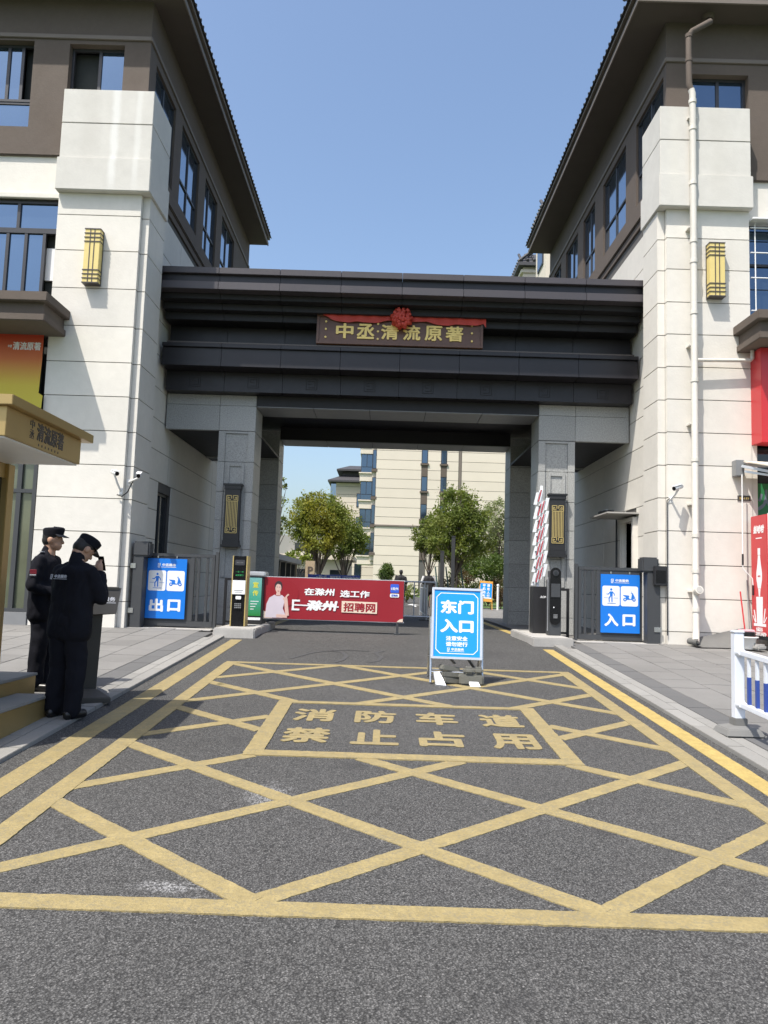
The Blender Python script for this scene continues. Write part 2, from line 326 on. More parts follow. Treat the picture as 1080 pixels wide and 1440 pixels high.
# ------------------------------------------------------------------ lettering
TEXTS = {}
def tmesh(s, bold, spacing=1.0):
    k = (s, bold, spacing)
    if k in TEXTS: return TEXTS[k]
    c = bpy.data.curves.new('lettering', 'FONT'); c.body = s; c.size = 1; c.offset = bold; c.extrude = .5; c.space_character = spacing; c.resolution_u = 3
    o = bpy.data.objects.new('lettering', c); TMP.collection.objects.link(o)
    me = evaluated(o)
    n = len(me.vertices); co = np.empty(n*3); me.vertices.foreach_get('co', co); co = co.reshape(-1, 3)
    fs = [tuple(p.vertices) for p in me.polygons]
    bpy.data.objects.remove(o); bpy.data.meshes.remove(me); bpy.data.curves.remove(c)
    TEXTS[k] = (co, fs); return TEXTS[k]
def text(s, M, w, h, m, parent, bold=.02, t=.003, name='lettering', spacing=1.0, italic=0):
    """lettering fitted to a w x h box centred on M's origin; M: x right, y up, z out of the surface"""
    co, fs = tmesh(s, 0, spacing); co = co.copy()
    if italic: co[:, 0] += co[:, 1]*italic
    lo, hi = co.min(0), co.max(0); c = (lo+hi)/2; d = hi-lo
    nb = 8 if bold >= .03 else (6 if bold > .012 else 0)
    sx = w/(d[0]+2*bold); sy = h/(d[1]+2*bold)
    mb = MB(); mb.M = M
    for k in range(nb+1):
        q = co.copy(); a = 2*math.pi*k/max(nb, 1); r_ = bold if k < nb else 0
        q[:, 0] = (q[:, 0]-c[0]+r_*math.cos(a))*sx; q[:, 1] = (q[:, 1]-c[1]+r_*math.sin(a))*sy; q[:, 2] = (q[:, 2]-lo[2])/d[2]*(t+.00007*k)
        mb.add([Vector(p) for p in q], fs)
    return mb.build(name, m, parent)
def FM(x, y, z): return Matrix(((1,0,0,x),(0,0,-1,y),(0,1,0,z),(0,0,0,1)))          # faces the camera (-Y)
def RM(x, y, z): return Matrix(((0,0,1,x),(1,0,0,y),(0,1,0,z),(0,0,0,1)))           # faces +X
def LM(x, y, z): return Matrix(((0,0,-1,x),(-1,0,0,y),(0,1,0,z),(0,0,0,1)))         # faces -X
def GM(x, y, dz=.004):                                                               # lies on the ramp
    n = Vector((0, -.05, 1)).normalized(); yv = Vector((0, 1, .05)).normalized()
    return Matrix(((1,0,0,x),(0,yv.y,n.y,y),(0,yv.z,n.z,gz(y)+dz),(0,0,0,1)))
def rrect(x0, x1, y0, y1, r, n=5):
    p = []
    for cx, cy, a in ((x1-r, y0+r, -90), (x1-r, y1-r, 0), (x0+r, y1-r, 90), (x0+r, y0+r, 180)):
        for i in range(n+1):
            t = math.radians(a+90*i/n); p.append((cx+r*math.cos(t), cy+r*math.sin(t)))
    return p
def disc(cx, cy, r, n=16, sx=1): return [(cx+sx*r*math.cos(2*math.pi*i/n), cy+r*math.sin(2*math.pi*i/n)) for i in range(n)]
def stroke(p, q, w):
    d = Vector((q[0]-p[0], q[1]-p[1])); d.normalize(); nx, ny = -d.y*w/2, d.x*w/2
    return [(p[0]-nx, p[1]-ny), (q[0]-nx, q[1]-ny), (q[0]+nx, q[1]+ny), (p[0]+nx, p[1]+ny)]
def flat(name, m, parent, M, polys, t=.003, z=0):
    mb = MB(); k = 0
    for p in polys:
        mb.prism(p, M @ Matrix.Translation((0, 0, z+k*.0002)), t); k += 1
    return mb.build(name, m, parent)
# ================================================================== GROUND
def sheet(name, m, x0, x1, ys, dz, parent=None):
    mb = MB(); vs = []
    for y in ys: vs += [(x0, y, gz(y)+dz), (x1, y, gz(y)+dz)]
    mb.add(vs, [(2*i, 2*i+1, 2*i+3, 2*i+2) for i in range(len(ys)-1)])
    return mb.build(name, m, parent)
tag(sheet('ground', grass, -900, 900, [-900, 2, 14, 60, 1500], -.14), kind='structure')
road = sheet('road', asphalt, -2.72, 2.98, [2, 14, 15.5, 70], 0); tag(road, kind='structure')
street = sheet('street', asphalt, -60, 60, [-30, 2], -.0005); tag(street, kind='structure')
# hatched fire-lane box
def clip(poly, x0, x1, y0, y1):
    for ax, lim, sg in ((0, x0, 1), (0, x1, -1), (1, y0, 1), (1, y1, -1)):
        out = []
        for i, p in enumerate(poly):
            q = poly[(i+1) % len(poly)]; a = (p[ax]-lim)*sg; b = (q[ax]-lim)*sg
            if a >= 0: out.append(p)
            if (a >= 0) != (b >= 0):
                t = a/(a-b); out.append((p[0]+(q[0]-p[0])*t, p[1]+(q[1]-p[1])*t))
        poly = out
        if not poly: return []
    return poly
def mark(polys, dz, m=None, name='marking_line'):
    for p in polys:
        if len(p) < 3: continue
        q = []
        for a, b in zip(p, p[1:]+p[:1]):
            L = math.hypot(b[0]-a[0], b[1]-a[1]); k = max(1, int(L/.035)) if a[1] < 9 else 1; dx, dy = (b[1]-a[1])/max(L, 1e-6), -(b[0]-a[0])/max(L, 1e-6)
            for i in range(k):
                j = random.gauss(0, .0022) if i else 0; q.append((a[0]+(b[0]-a[0])*i/k+dx*j, a[1]+(b[1]-a[1])*i/k+dy*j))
        p = q; n = len(p); mb = MB()
        mb.add([(x, y, gz(y)+dz) for x, y in p] + [(x, y, gz(y)-.002) for x, y in p], [tuple(range(n))] + [(i, n+i, n+(i+1) % n, (i+1) % n) for i in range(n)])
        mb.build(name, m or yellow, road)
BX0, BX1, BY0, BY1 = -2.06, 2.50, 3.61, 10.67; LW = .135
RX0, RX1, RY0, RY1 = -1.06, 1.60, 6.10, 8.20
def strip(a, b, w): return stroke(a, b, w)
def hatch(sg, dz):
    dx, dy = .81, .703
    for c in range(-14, 15):
        # crossings at (.25+.81 i, 3.67+.703 j) with i+j odd
        x0, y0 = .25 + .81*(2*c+1), 3.67
        pts = [(x0 + sg*dx*k*.02, y0 + dy*k*.02) for k in range(0, 520)]
        run = []; segs = []
        for p in pts:
            ok = BX0-.05 < p[0] < BX1+.05 and BY0 <= p[1] < BY1 and not (RX0+.02 < p[0] < RX1-.02 and RY0+.02 < p[1] < RY1-.02)
            if ok: run.append(p)
            elif run: segs.append(run); run = []
        if run: segs.append(run)
        for s in segs:
            if len(s) < 6: continue
            a, b = s[0], s[-1]
            mark([clip(strip(a, b, LW*.93), BX0-.05, BX1+.05, BY0-.02, BY1+.03)], dz)
hatch(1, .0040); hatch(-1, .0056)
h = LW/2
mark([[(BX0-.07, BY0-h), (BX1+.09, BY0-h), (BX1+.09, BY0+h), (BX0-.07, BY0+h)]], .0072)
mark([[(BX0-h, BY1-.05), (BX1+h, BY1-.05), (BX1+h, BY1+.05), (BX0-h, BY1+.05)]], .0072)
mark([[(BX0-.075, BY0+h), (BX0+.075, BY0+h), (BX0+.075, BY1-.05), (BX0-.075, BY1-.05)], [(BX1-.075, BY0+h), (BX1+.075, BY0+h), (BX1+.075, BY1-.05), (BX1-.075, BY1-.05)]], .0072)
mark([[(RX0, RY0), (RX1, RY0), (RX1, RY0+.15), (RX0, RY0+.15)], [(RX0, RY1-.10), (RX1, RY1-.10), (RX1, RY1), (RX0, RY1)]], .0088)
mark([[(RX0, RY0+.15), (RX0+.15, RY0+.15), (RX0+.15, RY1-.10), (RX0, RY1-.10)], [(RX1-.15, RY0+.15), (RX1, RY0+.15), (RX1, RY1-.10), (RX1-.15, RY1-.10)]], .0088)
for x0, x1, m in ((-2.55, -2.36, yellow), (2.71, 2.88, yellow_b)):
    mark([[(x0, 2.0), (x1, 2.0), (x1, 13.1), (x0, 13.1)], [(x0, 15.6), (x1, 15.6), (x1, 26), (x0, 26)]], .004, m)
for row, yc in (('消防车道', 7.575), ('禁止占用', 6.79)):
    for i, ch in enumerate(row):
        text(ch, GM((-.63, -.04, .545, 1.165)[i], yc, .003), .40 if row[0] == '消' else .41, .52, yellow, road, bold=.035, t=.003)
# tar scribble and hose-wet patch beside the box
tarm = mat('tar_stain', (.055, .055, .056), .8, .2, 8, .4, 120)
def scrib(pts, w):
    mb = MB(); n = len(pts); L = []
    for i, p in enumerate(pts):
        a = pts[max(i-1, 0)]; b = pts[min(i+1, n-1)]; d = Vector((b[0]-a[0], b[1]-a[1])).normalized(); ww = w*(.6+.5*random.random())
        L += [(p[0]-d.y*ww, p[1]+d.x*ww, gz(p[1])+.004), (p[0]+d.y*ww, p[1]-d.x*ww, gz(p[1])+.004)]
    mb.add(L, [(2*i, 2*i+1, 2*i+3, 2*i+2) for i in range(n-1)]); mb.build('tar_stain', tarm, road)
scrib([(-1.30, 11.2), (-1.22, 11.45), (-1.05, 11.85), (-.85, 12.1), (-.62, 12.0), (-.52, 11.6), (-.56, 11.2), (-.66, 10.95)], .035)
scrib([(.02, 12.3), (-.10, 12.0), (.0, 11.6), (-.06, 11.2), (-.2, 11.0)], .03)
scrib([(-.85, 12.1), (-.5, 12.25), (-.2, 12.2)], .03)
# pavements: separate stones, band of dark stones, pale kerb stones
def pavement(name, side):
    base = sheet(name, grout, *((-9.5, -2.72) if side < 0 else (2.98, 10.5)), [2, 14, 16.5, 26], -.006); tag(base, kind='structure')
    def tile_mesh(w, d, m):
        mb = MB(); mb.box(-w/2+.003, w/2-.003, -d/2+.003, d/2-.003, -.02, .03)
        me = mb.mesh('paving_stone', m, bev=.004)
        return me
    def lay(xs, d, m, y0, y1, nm, off=0., dz=0.):
        w = abs(xs[1]-xs[0]); me = tile_mesh(w, d, m); xc = (xs[0]+xs[1])/2; y = y0 + off
        while y < y1:
            o = put(nm, me, base, (xc, y+d/2, gz(y+d/2)+dz+random.uniform(-.0015, .0015)))
            o.rotation_euler = (math.atan(.05) if y+d/2 < 14 else 0, random.uniform(-.002, .002), 0); y += d
    s = side
    k0 = -2.72 if s < 0 else 2.98
    lay((k0, k0+s*.16), .75, kerbm, 3.0, 13.0, 'kerb_stone', 0, .003)
    lay((k0+s*.16, k0+s*.30), .75, kerbm, 3.0, 13.0, 'kerb_stone', .37)
    lay((k0+s*.30, k0+s*.57), .60, tile_d, 3.0, 13.3, 'paving_stone')
    x = k0+s*.57; r = 0; wt = .50
    lim = 6.9 if s > 0 else 6.6
    while abs(x) < lim:
        lay((x, x+s*wt), .62, tile_l, 3.4 if abs(x) < 5 else 6.5, 14.0, 'paving_stone', .31*(r % 2)); x += s*wt; r += 1
    o = sheet('walkway', tile_l, *((-4.9, -2.74) if s < 0 else (3.0, 5.26)), [14.3, 26], .03, base)
    o2 = sheet('forecourt', tile_l, *((-9.5, x) if s < 0 else (x, 10.5)), [2, 14, 14.3], .028, base)
pavement('pavement_left', -1); pavement('pavement_right', 1)
# ================================================================== BUILDINGS
def wallgrid(mb, axis, c0, c1, u0, u1, z0, z1, ops):
    us = sorted({u0, u1, *[o[0] for o in ops], *[o[1] for o in ops]}); zs = sorted({z0, z1, *[o[2] for o in ops], *[o[3] for o in ops]})
    for a, b in zip(us, us[1:]):
        col = []
        for c, d in zip(zs, zs[1:]):
            if any(o[0] < (a+b)/2 < o[1] and o[2] < (c+d)/2 < o[3] for o in ops): col.append(None)
            else: col.append((c, d))
        i = 0
        while i < len(col):
            if col[i] is None: i += 1; continue
            j = i
            while j+1 < len(col) and col[j+1] is not None: j += 1
            if axis == 'x': mb.box(c0, c1, a, b, col[i][0], col[j][1])
            else: mb.box(a, b, c0, c1, col[i][0], col[j][1])
            i = j+1
def window(parent, axis, c, out, u0, u1, z0, z1, vs=(.5,), hs=(), fm=None, gm=None, fw_=.05, dark=(), d=.07):
    """framed window in plane axis=c; out = +1/-1 outward; vs/hs fractions of mullions; dark: pane indices that stand open"""
    fm = fm or frame_m; gm = gm or glass
    ub = [u0, u1]; mb = MB()
    def b(ua, ub_, za, zb, t0, t1):
        if axis == 'x': mb.box(c+out*t0, c+out*t1, ua, ub_, za, zb)
        else: mb.box(ua, ub_, c+out*t0, c+out*t1, za, zb)
    b(u0, u1, z0, z0+fw_, 0, d); b(u0, u1, z1-fw_, z1, 0, d); b(u0, u0+fw_, z0+fw_, z1-fw_, 0, d); b(u1-fw_, u1, z0+fw_, z1-fw_, 0, d)
    U = [u0] + [u0+(u1-u0)*v for v in vs] + [u1]; Z = [z0] + [z0+(z1-z0)*h_ for h_ in hs] + [z1]
    for v in U[1:-1]: b(v-fw_*.6, v+fw_*.6, z0+fw_, z1-fw_, .004, d-.006)
    for z in Z[1:-1]: b(u0+fw_, u1-fw_, z-fw_*.5, z+fw_*.5, .002, d-.003)
    w = mb.build('window', fm, parent)
    k = 0
    for za, zb in zip(Z, Z[1:]):
        for ua, ub_ in zip(U, U[1:]):
            m2 = MB(); t0 = .02 if k not in dark else -.12
            if axis == 'x': m2.box(c+out*t0, c+out*(t0+.008), ua, ub_, za, zb)
            else: m2.box(ua, ub_, c+out*t0, c+out*(t0+.008), za, zb)
            o = m2.build('pane', gm if k not in dark else room, w); k += 1
    return w
def rows(parent, axis, face, out, u0, u1, zs, ops=(), gap=.012, t=.02, m=None, cuts=(), nm='wall_panel'):
    """cladding panels, one object each, joints left open"""
    for z0, z1 in zip(zs, zs[1:]):
        us = [u0, *[c for c in cuts if u0 < c < u1], u1]
        for a, b in zip(us, us[1:]):
            spans = [(a, b)]
            for o in ops:
                if o[2] < z1-.02 and o[3] > z0+.02:
                    ns = []
                    for p, q in spans:
                        if o[1] <= p or o[0] >= q: ns.append((p, q)); continue
                        if o[0] > p+.05: ns.append((p, o[0]))
                        if o[1] < q-.05: ns.append((o[1], q))
                    spans = ns
            for p, q in spans:
                mb = MB(); g = gap/2
                if axis == 'x': mb.box(face-out*t, face, p+(g if p != u0 else 0), q-(g if q != u1 else 0), z0+g, z1-g)
                else: mb.box(p+(g if p != u0 else 0), q-(g if q != u1 else 0), face-out*t, face, z0+g, z1-g)
                mb.build(nm, m or stucco, parent, bev=.004)
ZL = [.70, 1.20, 1.84, 2.46, 3.08, 3.70, 4.34, 4.99, 5.64, 6.33, 7.06, 7.80, 8.50, 8.94]
ZR = [.70, .97, 1.58, 2.20, 2.82, 3.44, 4.06, 4.68, 5.31, 5.94, 6.57, 7.20, 7.85, 8.47, 9.05]
def wing(s):
    """one wing of the entrance; s=-1 left, +1 right. Built from real measures, x mirrored with s"""
    L = s < 0
    X = (lambda v: .18 + s*v)                                        # distance from the gate's axis
    yf = 14.05 if L else 14.2                                        # front of the pier
    ym = yf + .26                                                    # main front wall
    b = E('building', (X(9), 18, .70), 'left cream building with brown top storey and red and yellow poster' if L else 'right cream building with long white downpipe and red shopfront', 'building')
    zs = ZL if L else ZR; zt = zs[-1]; ztop = 10.97 if L else 11.08
    # pier: notched shaft, proud block on top
    mb = MB(); mb.box(X(4.92), X(6.60), yf+.12, 15.1, .55, zt-.02); mb.box(X(5.06), X(6.60), yf+.03, yf+.12, .55, zt-.02); mb.build('wall', joint, b)
    rows(b, 'y', yf, -1, *sorted((X(5.04), X(6.63))), zs)
    rows(b, 'x', X(5.04), -s, yf+.021, yf+.10, zs, t=.014)
    rows(b, 'y', yf+.10, -1, *sorted((X(4.90), X(5.04))), zs)
    rows(b, 'x', X(4.90), -s, yf+.121, 15.12, zs)
    rows(b, 'x', X(6.63), s, yf+.021, ym+.05, zs)
    zb = zt+.64
    mb = MB(); mb.box(X(4.92), X(6.61), yf-.08, 15.10, zt, ztop-.03); mb.build('wall', joint, b)
    mb = MB(); mb.box(X(4.86), X(6.66), yf-.14, 15.16, zt-.004, zb); mb.build('parapet_band', stucco_top, b, bev=.012)
    for z0, z1 in ((zb+.006, zb+.70), (zb+.712, ztop)):
        mb = MB(); mb.box(X(4.885), X(6.63), yf-.105, 15.13, z0, z1); mb.build('parapet_panel', stucco_top, b, bev=.008)
    # side wall along the passage: cladding below, brown storey above
    w = X(5.08); cut = []
    if L: low = [(16.32, 17.32, 1.2, 3.50)]
    else: low = [(16.10, 16.82, .72, 3.22)]
    mb = MB(); wallgrid(mb, 'x', X(5.10), X(5.35), 15.0, 25.3, .55, 9.60, low); mb.build('wall', joint, b)
    rows(b, 'x', w, -s, 15.121, 25.3, zs[:-1]+[9.30 if L else 9.20], low, cuts=(17.0, 21.3) if L else (18.5, 21.8))
    wins = [(14.72, 16.20), (16.75, 18.40), (19.05, 20.45), (21.10, 22.85)] if L else [(14.62, 16.30), (17.03, 18.88), (19.66, 20.85), (21.5, 22.95), (23.6, 24.6)]
    ops = [(a, c, 10.16, 12.06) for a, c in wins]
    bw = X(5.14)
    mb = MB(); wallgrid(mb, 'x', bw, X(5.40), ym, 25.3, 9.62, 13.12, ops); mb.build('upper_wall', brown, b)
    for i, (a, c) in enumerate(wins):
        window(b, 'x', X(5.25), -s, a, c, 10.16, 12.06, (.5,) if i != 2 or not L else (.42,), (.36,), d=.06)
    # string courses
    mb = MB(); mb.box(X(5.02), X(5.14), ym-.06, 25.32, 9.60, 9.92); mb.build('cornice', brown, b, bev=.02)
    mb = MB(); mb.box(X(5.06), X(5.16), ym-.02, 25.30, 9.44, 9.60); mb.build('cornice', brown, b, bev=.01)
    mb = MB(); mb.box(X(5.105), X(5.14), ym-.035, 25.3, 12.24, 12.33); mb.build('string_course', fascia, b, bev=.008)
    # front wall of the upper storey and windows
    fx0 = 12.0
    if L: fops = [(X(7.46), X(9.6), 10.40, 12.20), (X(5.66), X(6.75), 10.30, 12.16)]
    else: fops = [(X(5.62), X(6.78), 10.30, 12.02), (X(7.5), X(9.4), 10.3, 12.1)]
    fops = [(min(o[0], o[1]), max(o[0], o[1]), o[2], o[3]) for o in fops]
    mb = MB(); wallgrid(mb, 'y', ym, ym+.26, *sorted((X(5.401), X(fx0))), 9.98, 13.12, fops); mb.box(X(5.14), X(5.40), ym-.001, ym, 9.98, 13.1); mb.build('upper_wall', brown, b)
    if L:
        window(b, 'y', ym+.20, -1, *fops[0][:2], 11.0, 12.20, (.55, .74, .87), (), dark=(3,), d=.06, gm=glass_front)
        window(b, 'y', ym+.20, -1, *fops[0][:2], 10.40, 11.0, (), (), d=.05, gm=glass_front)
        window(b, 'y', ym+.20, -1, *fops[1][:2], 10.30, 12.16, (.52,), (), dark=(0,), d=.06, gm=glass_front)
    else:
        window(b, 'y', ym+.20, -1, *fops[0][:2], 10.30, 12.02, (.52,), (), gm=glass_far, d=.06)
        window(b, 'y', ym+.20, -1, *fops[1][:2], 10.30, 12.1, (.5,), (), d=.06)
    mb = MB(); mb.box(*sorted((X(5.12), X(fx0))), ym-.035, ym, 12.25, 12.34); mb.build('string_course', fascia, b, bev=.008)
    mb = MB(); mb.box(*sorted((X(6.62), X(fx0))), ym-.06, ym+.02, 9.78, 9.98); mb.build('cornice', brown, b, bev=.02)
    # second storey: white band, wide window
    mb = MB(); mb.box(*sorted((X(6.60), X(fx0))), ym, ym+.25, 8.98, 9.80); mb.build('wall_band', stucco, b)
    mb = MB(); mb.box(*sorted((X(6.61), X(fx0))), ym-.05, ym+.02, 8.92, 9.02); mb.build('lintel', stucco, b, bev=.01)
    mb = MB(); mb.box(*sorted((X(6.55), X(fx0))), ym+.28, ym+.40, .55, 9.0); mb.build('wall', room, b)
    a, c = sorted((X(6.64), X(10.2)))
    if L:
        window(b, 'y', ym+.12, -1, a, c, 8.30, 8.90, (.25, .5, .75), (), d=.07, gm=glass_front)
        window(b, 'y', ym+.12, -1, a, c, 6.60, 8.30, (.45, .70, .80, .90), (), dark=(4,), d=.07, gm=glass_front)
        mb = MB(); mb.box(X(6.70), X(6.98), ym+.16, ym+.20, 7.35, 8.0); mb.build('notice', paper, b)
    else:
        window(b, 'y', ym+.12, -1, a, c, 6.66, 9.0, (.2, .45, .7), (.62,), d=.07, gm=glass_far)
    # deep canopy slab over the shopfront
    near = 13.06 if L else 13.22
    xs = (5.72+.53 if L else 6.30)
    z0 = 6.10 if L else 6.24
    mb = MB(); mb.box(X(xs), X(12), near, ym, z0+.33, z0+.50); mb.build('canopy_slab', brown, b, bev=.012)
    mb = MB(); mb.box(X(xs+.10), X(12), near+.12, ym, z0+.13, z0+.33); mb.build('canopy_slab', brown, b)
    mb = MB(); mb.box(X(xs+.06), X(12), near+.08, ym, z0, z0+.13); mb.build('canopy_slab', brown, b, bev=.012)
    # eaves, gutter boards and roof
    xe = 4.53 if L else 4.42; ye = ym-.55; zf = 13.10
    mb = MB(); mb.box(X(xe), X(12), ye, 25.3, zf, zf+.08); r = mb.build('roof', soffit, b)
    mb = MB(); mb.box(X(xe-.03), X(12), ye-.03, ye, zf-.02, zf+.10); mb.box(X(xe-.03), X(xe), ye, 25.33, zf-.02, zf+.10); mb.build('fascia_board', fascia, r, bev=.006)
    mb = MB(); mb.box(X(xe+.06), X(12), ye+.06, 25.3, zf+.08, zf+.20); mb.build('gutter_recess', soffit, r)
    mb = MB(); mb.box(X(xe-.07), X(12), ye-.07, ye+.06, zf+.20, zf+.27); mb.box(X(xe-.07), X(xe+.06), ye+.06, 25.36, zf+.20, zf+.27); mb.build('fascia_board', fascia, r, bev=.006)
    mb = MB()
    y = ye
    while y < 25.3:
        mb.cyl((X(xe-.09), y, zf+.335), (X(xe+.9), y, zf+.78), .055, n=8); y += .21
    xx = xe
    while xx < 11.5:
        mb.cyl((X(xx), ye-.09, zf+.335), (X(xx), ye+.9, zf+.78), .055, n=8); xx += .21
    t = mb.build('roof_tile', tilem, r); tag(t, kind='stuff')
    mb = MB(); A = X(xe-.12); B = X(12); C_ = X(xe+3.4)
    mb.add([(A, ye-.12, zf+.28), (B, ye-.12, zf+.28), (B, ye+3.4, zf+1.9), (C_, ye+3.4, zf+1.9), (C_, 25.4, zf+1.9), (A, 25.4, zf+.28), (B, 25.4, zf+1.9)],
           [(0, 1, 2, 3), (0, 3, 4, 5), (3, 2, 6, 4)]); mb.build('roof_slope', tilem, r)
    # body of the wing behind, closing wall
    mb = MB(); mb.box(X(5.41), X(12), 25.05, 25.29, .55, 13.08); mb.box(X(11.9), X(12), 14.6, 25.0, .55, 13.08); mb.build('wall', brown, b)
    return b, X, yf, ym, low
LB, XL, yfL, ymL, lowL = wing(-1)
RB, XR, yfR, ymR, lowR = wing(1)
o = E('window_grille', (8, 14.2, 6.7), 'white bar security grille over the second storey window at right edge', 'grille')
for z in (7.1, 7.75, 8.25, 8.75): MB().cyl((6.86, 14.26, z), (10.3, 14.26, z), .014, n=8).build('bar', white, o)
for k in range(12): MB().cyl((6.95+k*.28, 14.26, 6.75), (6.95+k*.28, 14.26, 8.95), .012, n=8).build('bar', white, o)
MB().box(6.84, 10.3, 14.10, 14.42, 8.86, 8.89).build('hood', white, o)
# left passage window slit
window(LB, 'x', XL(5.22), 1, 16.32, 17.32, 1.2, 3.50, (.5,), (), gm=glass_dk, d=.06)
# right passage door with a thin canopy
bx('door', charcoal, RB, XR(5.20), XR(5.24), 16.12, 16.80, .72, 3.20)
mb = MB(); mb.box(XR(4.98), XR(5.20), 16.82, 16.90, .72, 3.24); mb.box(XR(4.98), XR(5.2), 16.02, 16.10, .72, 3.24); mb.box(XR(4.98), XR(5.2), 16.10, 16.82, 3.16, 3.24); mb.build('door_frame', stucco, RB, bev=.006)
MB().box(XR(4.42), XR(5.10), 15.92, 17.3, 3.29, 3.325).build('door_canopy', concrete, RB, bev=.005)
# poster and ground-floor glazing of the left building
mb = MB(); zz = [4.2, 4.62, 4.66, 5.12, 5.16, 6.10]
px0, px1 = -9.3, -6.50
mb.prism([(px0, 4.2), (px1+.02, 4.2), (px1+.06, 4.95), (px1-.02, 5.0), (px1+.0, 5.6), (px1, 6.16), (px0, 6.16)], FM(0, 13.98, 0) , .006)
ps = mb.build('poster', poster, LB)
text('清流原著', FM(-6.80, 13.972, 5.88), .52, .155, white, ps, .02, .003)
text('中丞', FM(-7.115, 13.972, 5.87) @ Matrix.Rotation(-math.pi/2, 4, 'Z') @ Matrix.Rotation(math.pi/2, 4, 'Z'), .075, .05, white, ps, .02, .003)
mb = MB(); mb.box(-9.5, -6.58, 14.0, 14.2, 4.05, 6.12); mb.build('sign_backing', charcoal, LB)
window(LB, 'y', 14.22, -1, -9.2, -6.50, .95, 4.05, (.25, .5, .75, .88), (.72,), fm=charcoal, gm=glass_cur, d=.09, fw_=.07)
mb = MB()
for i in range(60):
    x = -9.1 + i*.043; mb.box(x, x+.03, 14.29+.02*(i % 2), 14.31+.02*(i % 2), 1.0, 4.0)
bx('door_sill', greysteel, LB, -9.4, -6.46, 14.02, 14.3, .72, .95)
# downpipe of the right building
yp = yfR-.18
mb = MB()
mb.tube([(6.08, ymR-.22, 13.1), (6.08, ymR-.22, 12.98), (6.02, yp, 12.80), (5.66, yp, 12.58), (5.60, yp, 12.50), (5.60, yp, 11.50), (5.62, yp, 11.42), (5.66, yp, 11.33)], .058, 12)
dp = mb.build('downpipe', brown, RB)
MB().cyl((6.08, ymR-.22, 13.0), (6.08, ymR-.22, 13.1), .10, .12, 12).build('pipe_funnel', brown, dp)
for z in (12.45, 11.95): MB().cyl((5.60, yp, z), (5.60, yp, z+.07), .068, n=12).build('pipe_collar', brown, dp)
mb = MB(); mb.tube([(5.64, yp, 11.38), (5.665, yp, 11.30), (5.665, yp, 1.05), (5.64, yp-.05, .88), (5.60, yp-.14, .80)], .062, 12); dw = mb.build('downpipe', offwhite, RB)
mb = MB()
for z in (11.1, 10.55, 9.45, 8.3, 7.9, 6.9, 5.6, 4.1, 2.7, 2.05, 1.35): MB().cyl((5.665, yp, z), (5.665, yp, z+.07), .074, n=12).build('pipe_collar', offwhite, dw)
for z in (10.8, 8.6, 6.3, 4.8, 3.3, 1.7): bx('pipe_bracket', offwhite, dw, 5.58, 5.75, yp, yfR, z, z+.03)
mb = MB(); mb.tube([(5.68, yp, 6.02), (6.72, yp+.02, 6.05), (6.76, yp+.02, 6.09), (6.76, yp+.02, 6.3)], .036, 10); mb.build('side_pipe', offwhite, dw)
mb = MB(); mb.cyl((5.665, yp-.04, 1.72), (5.665, yp-.16, 1.75), .075, n=14); mb.build('inspection_branch', offwhite, dw)
mb = MB(); mb.cyl((5.665, yp-.155, 1.749), (5.665, yp-.163, 1.7515), .055, n=14); mb.build('inspection_cap', concrete, dw)
# ================================================================== ENTRANCE GATE
gate = E('entrance_gate', (.18, 16.5, .70), 'dark metal clad portal on grey granite columns spanning the driveway', 'gate')
GX0, GX1 = -4.83, 5.20
NP = 8; pw = (GX1-GX0)/NP
def band(nm, m, y0, y1, z0, z1, bev=.006, n=NP):
    w = (GX1-GX0)/n
    for i in range(n): MB().box(GX0+i*w+.003, GX0+(i+1)*w-.003, y0, y1, z0, z1).build(nm, m, gate, bev)
lip = mat('dark_panel_lip', (.056, .050, .056), .45, .1, 1.4, rnd=.08)
band('fascia_panel', lip, 15.20, 15.60, 7.90, 8.03)
band('fascia_panel', darkmetal, 15.285, 15.60, 7.72, 7.898)
band('fascia_panel', lip, 15.175, 15.60, 7.56, 7.718)
bx('roof_deck', darkmetal, gate, GX0, GX1, 15.601, 21.3, 7.80, 8.0)
band('soffit_panel', ceilm, 15.42, 15.95, 7.44, 7.556)
band('soffit_panel', ceilm, 15.66, 16.2, 7.30, 7.436)
band('soffit_panel', ceilm, 15.86, 16.5, 7.14, 7.296)
band('recess_panel', darkmetal, 16.30, 16.5, 6.60, 7.136)
band('ledge_panel', darkmetal, 15.74, 16.5, 6.52, 6.60)
band('ledge_panel', darkmetal, 15.80, 16.5, 6.24, 6.516)
band('ledge_panel', darkmetal, 15.76, 16.5, 6.12, 6.236)
band('frieze_panel', darkmetal, 16.20, 16.6, 5.69, 6.116, .004)
bx('added_backing', ceilm, gate, GX0, GX1, 16.602, 16.609, 5.70, 7.75)  # unseen sheet added so no daylight leaks through the panel gaps
motif = mat('motif_groove', (.012, .011, .013), .6, .1)
for i in range(NP):
    cx = GX0+(i+.5)*pw; cz = 5.90; mb = MB()
    r_ = .115
    for a, b in (((-1, -1), (1, -1)), ((1, -1), (1, 1)), ((1, 1), (-1, 1)), ((-1, 1), (-1, -1)),
                 ((.62, .62), (.62, -.62)), ((.62, -.62), (-.55, -.62)), ((-.55, .55), (.62, .62)), ((-.55, .55), (-.55, 0)), ((-.55, 0), (.1, 0))):
        mb.bar((cx+a[0]*r_, 16.197, cz+a[1]*r_), (cx+b[0]*r_, 16.197, cz+b[1]*r_), .012, .012, (0, 1, 0))
    mb.build('meander', motif, gate)
# lighting strip on the ledge
mb = MB(); mb.box(GX0+.1, GX1-.1, 15.745, 15.765, 6.603, 6.632); mb.build('light_strip', frame_br, gate)
